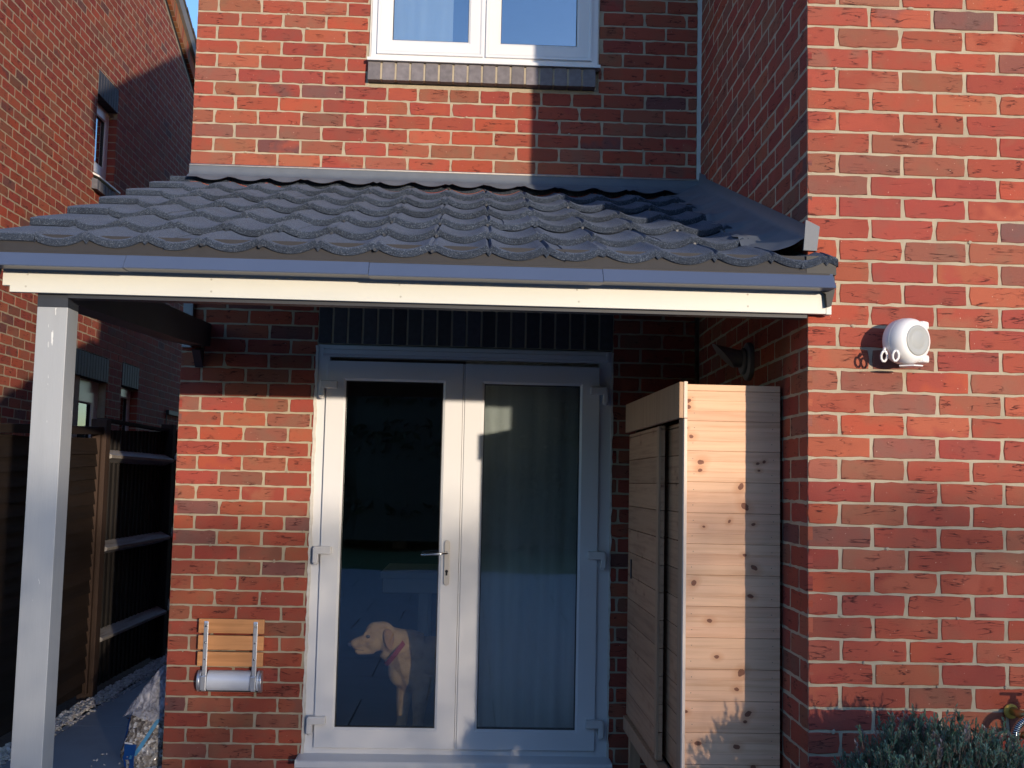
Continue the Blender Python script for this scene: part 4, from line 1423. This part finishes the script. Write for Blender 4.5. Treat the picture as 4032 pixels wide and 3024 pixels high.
mb.box(fx - .045, fx + .02, 2.005, 7.6, topz(4) - .01, topz(4) + .012)
mb.build('boards', f2)
for z in (1.612, .985, .382):
    mb = MB(['rail_wood'])
    mb.prism([(fx - .012, z - .045), (fx + .068, z - .012), (fx + .070, z + .008), (fx - .012, z + .048)], 2.003, 3.62, 'Y')
    mb.T = Matrix.Identity(4)
    mb.prism([(fx - .012, z - .025), (fx + .068, z + .008), (fx + .070, z + .028), (fx - .012, z + .068)], 3.70, 7.5, 'Y')
    mb.build('rail', f2, bevel=.002)
for y in (3.62, 7.5):
    mb = MB(['fence_wood'])
    mb.box(fx - .05, fx + .05, y, y + .10, 0, topz(y) + .065)
    mb.build('post', f2, bevel=.004)

# =================================================================== CABINET
cab = thing('wooden_cabinet', 'tall new pine cabinet with horizontal boards and sliding doors under the porch', 'cabinet', (2.43, -1.0, 0))
CX0, CX1, CY0, CY1 = 2.258, 2.612, -1.70, -0.30
CZ0, CZ1 = 0.330, 1.862
mb = MB(['pine', 'pine_shaded'])
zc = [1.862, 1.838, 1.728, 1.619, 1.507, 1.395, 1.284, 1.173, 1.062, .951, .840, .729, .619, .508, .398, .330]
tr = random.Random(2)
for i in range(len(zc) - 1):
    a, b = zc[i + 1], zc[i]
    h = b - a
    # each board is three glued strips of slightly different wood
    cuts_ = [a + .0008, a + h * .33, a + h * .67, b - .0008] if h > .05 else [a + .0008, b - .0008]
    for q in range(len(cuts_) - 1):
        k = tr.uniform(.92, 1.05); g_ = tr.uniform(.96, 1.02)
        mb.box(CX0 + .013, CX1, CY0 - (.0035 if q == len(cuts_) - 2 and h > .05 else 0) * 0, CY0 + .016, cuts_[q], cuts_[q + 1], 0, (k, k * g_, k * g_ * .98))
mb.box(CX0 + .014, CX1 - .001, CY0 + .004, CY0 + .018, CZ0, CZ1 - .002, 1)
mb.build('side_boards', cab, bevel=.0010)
for i in range(1, len(zc) - 1):
    for xx in (CX0 + .036, CX1 - .028):
        for dz in (.028, .084):
            z = zc[i + 1] + dz
            if z < zc[i]:
                xj = xx + tr.uniform(-.004, .004)
                mb = MB(['nail'])
                mb.tube([(xj, CY0 + .002, z), (xj, CY0 - .0006, z)], .0016, 6)
                mb.build('nail_head', cab)
mb = MB(['pine_edge'])
mb.box(CX0 - .001, CX0 + .0125, CY0 - .006, CY0 + .03, CZ1 - .125, CZ1 + .009)
mb.box(CX0 + .0005, CX0 + .0125, CY0 - .006, CY0 + .02, CZ0, CZ1 - .1265)
mb.build('corner_edging', cab, bevel=.002)
mb = MB(['pine_trim'])
mb.prism([(CY0 - .004, CZ1 - .125), (CY1, CZ1 - .118), (CY1, CZ1 + .020), (CY0 - .004, CZ1 + .007)], CX0 - .018, CX0 - .002, 'X')
mb.build('pelmet', cab, bevel=.002)
mb = MB(['pine_trim'])
mb.box(CX0 + .001, CX0 + .02, CY0 + .021, CY0 + .10, CZ0, CZ1 - .12)
mb.build('stile', cab, bevel=.002)
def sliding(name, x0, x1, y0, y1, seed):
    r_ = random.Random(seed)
    mb = MB(['pine_shaded', 'pine_trim'])
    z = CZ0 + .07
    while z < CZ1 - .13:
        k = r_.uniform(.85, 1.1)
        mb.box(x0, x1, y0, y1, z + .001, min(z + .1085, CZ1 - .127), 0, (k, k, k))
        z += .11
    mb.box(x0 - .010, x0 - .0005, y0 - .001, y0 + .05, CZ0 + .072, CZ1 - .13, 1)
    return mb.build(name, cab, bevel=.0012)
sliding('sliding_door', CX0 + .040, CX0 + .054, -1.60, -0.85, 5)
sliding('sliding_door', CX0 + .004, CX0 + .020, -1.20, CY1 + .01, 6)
mb = MB(['black_plastic'])
mb.box(CX0 - .0015, CX0 + .003, -0.42, -0.40, 1.05, 1.14)
mb.build('door_pull', cab)
mb = MB(['pine_trim'])
mb.box(CX0 - .012, CX0 + .03, CY0 + .01, CY1, CZ0 + .0, CZ0 + .065)
mb.build('bottom_rail', cab, bevel=.002)
mb = MB(['pine_shaded'])
mb.box(CX0 + .07, CX1, CY0 + .02, CY1, CZ0, CZ0 + .02)
mb.box(CX1 - .014, CX1, CY0 + .02, CY1, CZ0 + .021, CZ1 - .02)
mb.box(CX0 + .001, CX1, CY0 + .02, CY1, CZ1 - .018, CZ1 - .004)
mb.box(CX0 + .03, CX1 - .015, CY1 - .014, CY1, CZ0 + .021, CZ1 - .02)
mb.build('carcass', cab)
for (x, y) in ((CX0 + .01, CY0 + .03), (CX1 - .06, CY0 + .03), (CX0 + .01, CY1 - .08), (CX1 - .06, CY1 - .08)):
    mb = MB(['pine_trim']); mb.box(x, x + .05, y, y + .05, 0.0, CZ0 - .001); mb.build('leg', cab, bevel=.002)

# =================================================================== WALL SEAT
seat = thing('folding_wall_seat', 'folded-up wooden slat seat with aluminium arms on the brick wall beside the door', 'seat', (.32, 0, .43))
for (z0, z1) in ((.715, .785), (.634, .704), (.554, .624)):
    mb = MB(['bamboo'])
    k = rb.uniform(.93, 1.05)
    mb.box(.161, .484, -.050, -.032, z0, z1, 0, (k, k, k))
    mb.build('slat', seat, bevel=.0025)
for (xa, xb) in ((.187, .210), (.430, .453)):
    mb = MB(['alu'])
    xm = (xa + xb) / 2
    mb.prism([(-.052, .432), (-.052, .765), (-.049, .777), (-.038, .781), (-.034, .775), (-.034, .432)], xa, xb, 'X')
    mb.box(xa - .003, xb + .003, -.072, -.040, .440, .508)
    a_ = mb.build('arm', seat, bevel=.003)
    for z in (.750, .669, .588):
        mb = MB(['steel'])
        mb.T = Matrix.Translation((xm, -.0515, z)) @ Matrix.Rotation(R(90), 4, 'X')
        mb.lathe([(.0055, 0), (.0052, .0025), (.003, .0042), (.0005, .0046)], 14)
        mb.build('screw', a_, smooth=True)
mb = MB(['alu_light', 'alu'])
pr = []
for q in range(15):
    t_ = R(-78 + 156 * q / 14)
    pr.append((-.012 - .052 * math.cos(t_), .477 + .053 * math.sin(t_)))
pr = [(-.004, .425)] + pr + [(-.004, .529)]
for (a, b) in ((.178, .183), (.214, .426), (.457, .466)):
    mb.prism(pr, a, b, 'X')
mb.build('hinge_cover', seat, bevel=.0015)
for (a, b) in ((.163, .1775), (.4665, .481)):
    mb = MB(['alu'])
    mb.prism(pr, a, b, 'X')
    mb.build('end_cap', seat, bevel=.003)
mb = MB(['gasket'])
mb.box(.1785, .4655, -.045, -.0045, .43, .505)
mb.build('hinge_core', seat)

# =================================================================== CLOTHES LINE REEL
reel = thing('clothes_line_reel', 'white round retractable clothes line reel fixed to the wing wall', 'clothes line', (2.93, WY, 1.98))
a46 = R(25)
axis = Vector((math.sin(a46), -math.cos(a46), -.03)).normalized()
cen = Vector((2.925, -2.112, 1.984))
Zv = Vector((0, 0, 1))
side = Zv.cross(axis).normalized(); upv = axis.cross(side).normalized()
TM = Matrix((side, upv, axis)).transposed().to_4x4(); TM.translation = cen
mb = MB(['white_plastic']); mb.T = TM
mb.lathe([(.045, -.052), (.062, -.050), (.071, -.044), (.0745, -.034), (.076, -.018), (.0765, -.002), (.0760, .010), (.0735, .021), (.0685, .031), (.061, .038), (.053, .041), (.048, .0405)], 64)
mb.build('drum', reel, smooth=True)
mb = MB(['grey_plastic']); mb.T = TM
mb.lathe([(.0505, .034), (.0505, .0435), (.046, .0448), (.038, .0440), (.031, .0425), (.027, .0432), (.023, .0444), (.001, .0446)], 48)
mb.build('hub_cap', reel, smooth=True)
mb = MB(['grey_plastic']); mb.T = TM
mb.tube([(.0765 * math.cos(t_), .0765 * math.sin(t_), -.010) for t_ in [2 * math.pi * q / 48 for q in range(49)]], .0007, 5)
mb.build('seam', reel)
for s_ in (1, -1):
    mb = MB(['white_plastic'])
    zz = 1.982 + s_ * .056
    mb.prism([(2.950, -2.122), (2.972, -2.135), (2.994, -2.115), (2.998, -2.09), (2.992, -2.017), (2.960, -2.017)], zz - .013, zz + .013, 'Z')
    mb.build('bracket_arm', reel, bevel=.006)
mb = MB(['white_plastic'])
mb.box(2.945, 3.0, -2.0255, -2.0175, 1.91, 2.055)
mb.build('wall_plate', reel, bevel=.003)
mb = MB(['white_plastic'])
mb.prism([(2.885, -2.135), (2.925, -2.160), (2.960, -2.150), (2.955, -2.11), (2.90, -2.10)], 1.897, 1.902, 'Z')
mb.build('line_cleat', reel, bevel=.002)
for k in (0, 1):
    mb = MB(['white_plastic'])
    c0 = Vector((2.838 + .030 * k, -2.125 - .022 * k, 1.930))
    pth = []
    for (a_, b_) in [(-.2, 1.0), (.45, .9), (.95, .25), (.9, -.45), (.3, -1.0), (-.3, -1.0), (-.85, -.5), (-.95, .2), (-.6, .8), (-.2, 1.0)]:
        pth.append(tuple(c0 + Vector((a_ * .0105, -.004 - .003 * b_, b_ * .0165))))
    mb.tube(pth, .0040, 8)
    mb.tube([tuple(c0 + Vector((0, -.004, .015))), tuple(c0 + Vector((.006, .008, .028)))], [.0045, .006], 10)
    mb.build('line_hook', reel, smooth=True)

# =================================================================== WALL LAMP
lamp = thing('wall_lamp', 'small grey wall lamp with round backplate in the shade above the cabinet', 'lamp', (2.63, -1.17, 1.92))
LX = XR(-1.17)
def RX(x, y, z): # local z -> -X
    m_ = Matrix(((0, 0, -1, x), (1, 0, 0, y), (0, -1, 0, z), (0, 0, 0, 1))); return m_
mb = MB(['lamp_grey']); mb.T = RX(LX - .001, -1.17, 2.010)
mb.lathe([(.078, 0), (.080, .008), (.078, .018), (.066, .024), (.03, .026)], 40)
mb.build('backplate', lamp, smooth=True, autos=40)
mb = MB(['lamp_grey']); mb.T = RX(LX - .024, -1.17, 2.010)
mb.lathe([(.052, .0), (.056, .008), (.052, .016), (.03, .018)], 36)
mb.build('collar_ring', lamp, smooth=True, autos=40)
mb = MB(['lamp_grey', 'black'])
rings = []
for q in range(9):
    t_ = q / 8
    r_ = .036 + .012 * t_
    rings.append([(LX - .040 - .105 * t_ * (0.72 + .42 * math.sin(2 * math.pi * k / 28)), -1.17 + r_ * math.cos(2 * math.pi * k / 28), 2.020 + .012 * t_ + r_ * math.sin(2 * math.pi * k / 28)) for k in range(28)])
mb.loft(rings, 0, True)
mb.build('lamp_head', lamp, smooth=True, autos=40)

# =================================================================== SACK OF CHIPPINGS
bag = thing('gravel_sack', 'see-through sack of chippings with blue print leaning on the house corner', 'sack', (-.14, .28, 0))
mb = MB(['sack', 'print_blue', 'print_light', 'print_white'])
rings, H_ = [], .285
ns = 56
def sackpt(t, th):
    z = .003 + H_ * t
    wx = .112 * (0.86 + .30 * min(1, t * 5) - .22 * t ** 1.6)
    wy = .110 * (1 - .35 * t ** 1.5)
    if t > .93:
        wx *= 1 - 2.5 * (t - .93); wy *= 1 - 5 * (t - .93)
    ex = 2.6
    cx_, sy_ = math.cos(th), math.sin(th)
    r = (abs(cx_) ** ex + abs(sy_) ** ex) ** (-1 / ex)
    w_ = 1 + .07 * noise.noise(Vector((3 * cx_, 3 * sy_, 6 * t))) + .03 * noise.noise(Vector((9 * cx_, 9 * sy_, 14 * t)))
    return (min(-.140 + .025 * t + wx * r * cx_ * w_, -.006), .225 + .03 * t + wy * r * sy_ * w_, z + .004 * noise.noise(Vector((8 * cx_, 8 * sy_, 2))))
nr = 26
rings = [[sackpt(j / nr, 2 * math.pi * k / ns) for k in range(ns)] for j in range(nr + 1)]
mb.loft(rings, 0, True)
mb.build('sack', bag, smooth=True)
def strip_on(name, path, wd, mat, off=.004):
    mb = MB([mat])
    L_, R_ = [], []
    for (t, th) in path:
        pa, pb = Vector(sackpt(t, R(th - wd))), Vector(sackpt(t, R(th + wd)))
        out = Vector((math.cos(R(th)), math.sin(R(th)), 0)) * off
        L_.append(tuple(pa + out)); R_.append(tuple(pb + out))
    n_ = len(path)
    mb.add(L_ + R_, [(q, q + 1, n_ + q + 1, n_ + q) for q in range(n_ - 1)])
    return mb.build(name, bag, smooth=True)
strip_on('printed_band', [(.97 - .045 * q, 300 - 2.9 * q) for q in range(17)], 5, 'print_light')
strip_on('printed_panel', [(.44 - .04 * q, 240) for q in range(11)], 15, 'print_blue', .005)
strip_on('printed_letter', [(.52 - .02 * q, 222) for q in range(5)], 2.5, 'print_white', .006)
strip_on('printed_letter', [(.46 - .012 * q, 234 + q) for q in range(3)], 10, 'print_white', .0062)
strip_on('printed_letter', [(.26 - .02 * q, 246) for q in range(4)], 3, 'print_light', .007)
strip_on('side_stripe', [(.95 - .06 * q, 212) for q in range(10)], 5, 'print_blue')
# lettering: 5 2 on the panel and a fragment of white text
def text_part(txt, size, loc, rotz, mat, parent, name):
    cu = bpy.data.curves.new(name, 'FONT'); cu.body = txt; cu.size = size; cu.extrude = .0006
    cu.materials.append(M[mat])
    o = bpy.data.objects.new('tmp', cu); COL.objects.link(o)
    me = bpy.data.meshes.new_from_object(o)
    COL.objects.unlink(o); bpy.data.objects.remove(o)
    ob = bpy.data.objects.new(name, me); COL.objects.link(ob)
    ob.parent = parent
    ob.matrix_parent_inverse = Matrix.Translation(-parent.location)
    ob.matrix_world = Matrix.Translation(loc) @ Matrix.Rotation(rotz, 4, 'Z') @ Matrix.Rotation(R(90), 4, 'X')
    me.materials.clear(); me.materials.append(M[mat])
    return ob
# crumpled clear film rising from the sack top
mb = MB(['film'])
rows = []
nq = 40
def film_pt(u, v, side_):
    # u 0..1 left to right hem, v 0 hem .. 1 peak: a crumpled flattened cone
    lx, rx_ = -.262 + .175 * v ** 1.1, -.010 - .015 * v
    x = lx + (rx_ - lx) * u
    hem = .250 + .020 * u + .018 * math.sin(u * 7)
    top_ = .515 - .03 * abs(u - .4)
    z = hem + (top_ - hem) * v
    cr = .022 * noise.noise(Vector((x * 26, z * 14, side_ * 3))) + .016 * noise.noise(Vector((x * 60, z * 34, side_ * 7 + 4))) + .012 * abs(noise.noise(Vector((x * 18 + z * 30, 2, side_))))
    bulge = .075 * math.sin(math.pi * min(1, max(0, u))) ** .6 * (1 - .75 * v)
    y = .205 + .03 * v + (-bulge if side_ == 0 else bulge) + cr
    return (min(x, -.006), y, z)
nu, nv_ = 36, 32
for side_ in (0, 1):
    vs = [film_pt(i / nu, j / nv_, side_) for j in range(nv_ + 1) for i in range(nu + 1)]
    mb.add(vs, [(j * (nu + 1) + i, j * (nu + 1) + i + 1, (j + 1) * (nu + 1) + i + 1, (j + 1) * (nu + 1) + i) for j in range(nv_) for i in range(nu)])
mb.build('clear_plastic_top', bag, smooth=True)

# dry leaves on the path
rl = random.Random(12)
for i, (x, y, s_) in enumerate([(-.50, 1.27, .045), (-.43, 1.33, .04)]):
    mb = MB(['oak_dry'])
    vs = []
    for q in range(12):
        t_ = 2 * math.pi * q / 12
        r_ = s_ * (1 if q % 2 else .6)
        vs.append((x + r_ * 1.5 * math.cos(t_), y + r_ * .8 * math.sin(t_), .012 + rl.uniform(0, .022)))
    vs.append((x, y, .008))
    mb.add(vs, [(q, (q + 1) % 12, 12) for q in range(12)])
    ob = mb.build('dry_leaf')
    tag(ob, ['larger curled brown leaf on the grey side path', 'small brown leaf on the side path, nearer the sack'][i], 'leaf')

# =================================================================== TAP AND HOSE
tap = thing('outdoor_tap', 'brass garden tap with black hose connectors at the right edge of the wing wall', 'tap', (3.30, WY, .75))
TX, TZ = 3.345, .715
mb = MB(['yellow_plastic'])
mb.T = Matrix.Translation((3.296, WY - .002, .770)) @ Matrix.Rotation(R(90), 4, 'X')
mb.lathe([(.024, 0), (.0245, .004), (.022, .007), (.009, .008)], 32)
mb.build('wall_plate', tap, smooth=True, autos=40)
mb = MB(['brass'])
mb.tube([(3.30, -2.02, .772), (3.30, -2.08, .772), (3.32, -2.10, .772), (TX, -2.105, .765)], [.014, .014, .016, .018], 16)
mb.tube([(TX, -2.105, .79), (TX, -2.105, .735), (TX - .002, -2.108, .70)], [.020, .022, .017], 20)
mb.build('tap_body', tap, smooth=True)
mb = MB(['lamp_grey'])
for z in (.792, .799, .806, .813):
    mb.tube([(TX, -2.105, z - .0025), (TX, -2.105, z + .0025)], .024 - (z - .79) * .35, 20)
mb.tube([(TX, -2.105, .79), (TX, -2.105, .83)], .010, 14)
mb.build('spindle', tap)
mb = MB(['alu'])
mb.box(TX - .045, TX + .03, -2.113, -2.099, .828, .838)
mb.build('tap_handle', tap, bevel=.004)
mb = MB(['black_plastic'])
mb.tube([(TX - .018, -2.12, .765), (TX - .040, -2.125, .766)], [.020, .016], 16)
mb.tube([(TX, -2.108, .70), (TX, -2.11, .675)], [.024, .021], 18)
mb.tube([(TX - .008, -2.112, .775), (TX - .008, -2.113, .745), (TX - .006, -2.112, .718)], [.028, .030, .024], 20)
mb.build('hose_connector', tap, smooth=True)
mb = MB(['brass'])
mb.tube([(3.292, -2.10, .712), (3.302, -2.115, .709)], [.012, .009], 14)
mb.build('drain_cap', tap, smooth=True)
mb = MB(['hose_blue'])
mb.tube([(TX, -2.11, .675), (TX + .003, -2.115, .60), (TX + .01, -2.12, .50), (TX + .02, -2.13, .3), (TX + .02, -2.14, .02)], .013, 14)
ob = mb.build('blue_hose', smooth=True)
tag(ob, 'blue hose hanging straight down from the garden tap', 'hose')
hose = thing('black_hose', 'black hose with a bright steel spring guard curving down from the tap', 'hose', (3.27, -2.13, .6))
pth = []
for q in range(15):
    t_ = R(90 * q / 14)
    pth.append((TX - .040 - .042 * math.sin(t_) - .008 * q / 14, -2.127, .766 - .050 * (1 - math.cos(t_))))
end = pth[-1]
mb = MB(['black_plastic'])
mb.tube(pth + [(end[0] - .005, -2.13, end[2] - .05), (end[0] - .009, -2.13, end[2] - .14), (end[0] - .012, -2.13, end[2] - .3), (end[0] - .012, -2.13, .02)], .0095, 14)
mb.build('pipe', hose, smooth=True)
mb = MB(['chrome'])
turns, pts = 13, []
for q in range(turns * 14 + 1):
    f = q / (turns * 14) * (len(pth) - 1)
    i0 = min(int(f), len(pth) - 2); a_, b_ = Vector(pth[i0]), Vector(pth[i0 + 1])
    p = a_.lerp(b_, f - i0); d = (b_ - a_).normalized()
    n1_ = Vector((0, 1, 0)); n2_ = d.cross(n1_)
    an = 2 * math.pi * q / 14
    pts.append(tuple(p + (n1_ * math.cos(an) + n2_ * math.sin(an)) * .0115))
mb.tube(pts, .0018, 6)
mb.build('spring_guard', hose, smooth=True)
mb = MB(['chrome'])
mb.tube([(end[0] - .0095, -2.13, end[2] - .075), (end[0] - .0098, -2.13, end[2] - .085)], .0125, 16)
mb.build('ferrule', hose)

# =================================================================== SHRUB
shrub = thing('lavender_shrub', 'bushy grey-green shrub growing against the foot of the wing wall', 'shrub', (2.98, -2.38, 0))
rsb = random.Random(77)
mbl, mbs = MB(['leaf']), MB(['twig'])
def shrub_top(x):
    pts = [(2.50, .40), (2.60, .58), (2.66, .68), (2.70, .74), (2.77, .79), (2.83, .80), (2.92, .845), (2.98, .82), (3.03, .79), (3.10, .79), (3.14, .755), (3.20, .70), (3.30, .69), (3.42, .68), (3.6, .6), (3.8, .4)]
    for a, b in zip(pts, pts[1:]):
        if a[0] <= x <= b[0]:
            return a[1] + (b[1] - a[1]) * (x - a[0]) / (b[0] - a[0])
    return .4
def sprig(base, d, ln, wd):
    d = d.normalized()
    mbs.tube([tuple(base), tuple(base + d * ln)], [.0016, .0008], 4)
    hue = rsb.random()
    b0 = (.085, .170, .115) if hue < .6 else ((.15, .245, .18) if hue < .92 else (.24, .20, .19))
    k0 = rsb.uniform(.7, 1.45)
    nl = int(ln / .0055)
    for q in range(nl):
        t_ = .25 + .75 * q / nl
        p = base + d * ln * t_
        an = rsb.uniform(0, 6.28)
        a1 = d.orthogonal().normalized(); a2 = d.cross(a1)
        o_ = (a1 * math.cos(an) + a2 * math.sin(an))
        ld = (d * rsb.uniform(.75, 1.2) + o_ * rsb.uniform(.5, .9)).normalized()
        L_ = wd * rsb.uniform(.8, 1.2) * (1 - .35 * t_ * t_)
        s_ = ld.cross(o_).normalized() * L_ * .19
        k = k0 * rsb.uniform(.8, 1.2)
        c = tuple(x * k for x in b0)
        mbl.add([tuple(p - s_ * .5), tuple(p + s_ * .5), tuple(p + ld * L_ * .6 + s_), tuple(p + ld * L_), tuple(p + ld * L_ * .6 - s_)], [(0, 1, 2, 3, 4)], 0, c)
for _ in range(5600):
    x = rsb.uniform(2.52, 3.75)
    tp = shrub_top(x)
    y = -2.36 + rsb.gauss(0, .10)
    y = min(max(y, -2.66), -2.06)
    fy = (y + 2.34) / .30
    tp2 = tp - .10 * fy * fy - abs(rsb.gauss(0, .05)) + (rsb.uniform(.0, .05) if rsb.random() < .10 else 0) - .03
    z = tp2 + .035 - (rsb.random() ** 1.5) * .34
    d = Vector(((x - 3.0) * .25 + rsb.gauss(0, .22), (y + 2.36) * 1.4 + rsb.gauss(0, .20) - .10, 1.0))
    sprig(Vector((x, y, z - .05)), d, rsb.uniform(.04, .075), rsb.uniform(.015, .021))
for _ in range(90):
    x = rsb.uniform(2.6, 3.6)
    p0 = Vector((3.0 + (x - 3.0) * .25, -2.32 + rsb.uniform(-.05, .05), 0.0))
    p2 = Vector((x, -2.34 + rsb.gauss(0, .08), shrub_top(x) - .15))
    pm = (p0 + p2) / 2 + Vector(((x - 3) * .15, rsb.uniform(-.05, .05), -.04))
    mbs.tube([tuple(p0), tuple(pm), tuple(p2)], [.006, .004, .002], 5)
mbl.build('foliage', shrub)
mbs.build('stems', shrub)

# =================================================================== UNSEEN HEDGE ADDED TO FILTER THE SUN
sun_filter_hedge = thing('sun_filter_hedge', 'unseen loose leafy screen added far behind the camera to filter the sun', 'sun_filter_hedge', (4, -20, 0))
rh = random.Random(99)
mbl = MB(['leaf'])
def hedge_leaf(x, z, s_):
    y = -20 + rh.gauss(0, .35)
    a1 = Vector((rh.gauss(0, 1), rh.gauss(0, 1), rh.gauss(0, 1))).normalized(); a2 = a1.orthogonal().normalized()
    p = Vector((x, y, z)); k = rh.uniform(.6, 1.4)
    mbl.add([tuple(p - a1 * s_), tuple(p - a2 * s_ * .5), tuple(p + a1 * s_), tuple(p + a2 * s_ * .5)], [(0, 1, 2, 3)], 0, (.05 * k, .085 * k, .03 * k))
def hedge_top(x):
    return 2.90 + .09 * noise.noise(Vector((x * .9, 0, 0))) + .06 * noise.noise(Vector((x * 3, 7, 0)))
for _ in range(28000):
    x = rh.uniform(4.0, 13.5)
    z = hedge_top(x) * (1 - rh.random() ** 1.25) + rh.gauss(0, .05)
    hedge_leaf(x, z, rh.uniform(.022, .042))
for _ in range(44000):  # extra low leaves added to dim the sun on the lower walls
    x = rh.uniform(4.0, 13.5)
    hedge_leaf(x, min(rh.uniform(0, 2.25), rh.uniform(0, 2.5)), rh.uniform(.022, .042))
for _ in range(9000):
    x = rh.uniform(-9, 4.0) if rh.random() < .7 else rh.uniform(13.5, 19)
    hedge_leaf(x, hedge_top(x) * rh.random(), rh.uniform(.05, .12))
mbl.build('foliage', sun_filter_hedge)
mb = MB(['twig'])
for _ in range(120):
    x = rh.uniform(-9, 19)
    mb.tube([(x, -20, 0), (x + rh.uniform(-.2, .2), -20 + rh.uniform(-.2, .2), 1.4), (x + rh.uniform(-.4, .4), -20 + rh.uniform(-.3, .3), 2.5)], [.03, .02, .008], 6)
mb.build('stems', sun_filter_hedge)

# =================================================================== EVERGREENS BEHIND THE CAMERA
def evergreen(x0, y0, h, w_, seed, label):
    r_ = random.Random(seed)
    t = thing('evergreen_tree', label, 'tree', (x0, y0, 0), 'tall evergreens at the end of the garden')
    mb = MB(['twig'])
    mb.tube([(x0, y0, 0), (x0 + .05, y0, h * .5), (x0, y0, h * .95)], [.16, .10, .02], 10)
    mb.build('trunk', t)
    mb = MB(['dark_leaf'])
    rings = []
    for j in range(15):
        f = j / 14
        rings.append([(x0 + w_ * .72 * (1 - f) ** .55 * math.cos(q) * (1 + .3 * noise.noise(Vector((2 * math.cos(q), 2 * math.sin(q), f * 5 + seed)))), y0 + w_ * .55 * (1 - f) ** .55 * math.sin(q), .25 + (h - .5) * f) for q in [2 * math.pi * q_ / 26 for q_ in range(26)]])
    mb.loft(rings, 0, True, True, (.010, .018, .010))
    mb.build('inner_hull', t)  # closed dark hull added to stop sky glow through the crown
    mb = MB(['dark_leaf'])
    for _ in range(9000):
        f = r_.random() ** .8
        z = .3 + (h - .3) * f
        rr = w_ * (1 - f) ** .55 * (.75 + .5 * noise.noise(Vector((x0 + z * 2, f * 9, seed)))) * math.sqrt(r_.uniform(.2, 1))
        a = r_.uniform(0, 6.28)
        p = Vector((x0 + rr * math.cos(a), y0 + rr * math.sin(a) * .8, z)); s_ = r_.uniform(.09, .17)
        a1 = Vector((r_.gauss(0, 1), r_.gauss(0, 1), r_.gauss(0, 1))).normalized(); a2 = a1.orthogonal().normalized()
        k = r_.uniform(.6, 1.4)
        mb.add([tuple(p - a1 * s_), tuple(p - a2 * s_ * .5), tuple(p + a1 * s_), tuple(p + a2 * s_ * .5)], [(0, 1, 2, 3)], 0, (.018 * k, .034 * k, .018 * k))
    mb.build('crown', t)
for i, (x, y, h, w_) in enumerate([(-5.4, -19.0, 7.2, 2.3), (-2.6, -19.4, 7.8, 2.3), (0.0, -18.8, 7.4, 2.2), (2.4, -19.3, 7.8, 2.1), (4.5, -19.0, 6.4, 1.8), (3.4, -20.9, 9.0, 2.2)]):
    evergreen(x, y, h, w_, 200 + i, ['leftmost', 'second', 'middle', 'fourth', 'rightmost', 'tallest, rearmost'][i] + ' dark evergreen in the row behind the camera')

# unseen fence added to block low glow and darken the glass reflections
bf = thing('glow_block_fence', 'unseen weathered brown fence added far behind the camera to block low glow', 'fence', (3, -21.2, 0))
mb = MB(['fence_wood'])
x = -12.0
while x < 22:
    k = rh.uniform(.8, 1.3)
    mb.box(x, x + .14, -21.23, -21.21, 0.05, 1.75, 0, (k, k, k)); x += .145
mb.build('boards', bf)
for i in range(19):
    mb = MB(['fence_post']); mb.box(-12 + 1.83 * i, -11.9 + 1.83 * i, -21.20, -21.10, 0, 1.85); mb.build('post', bf)
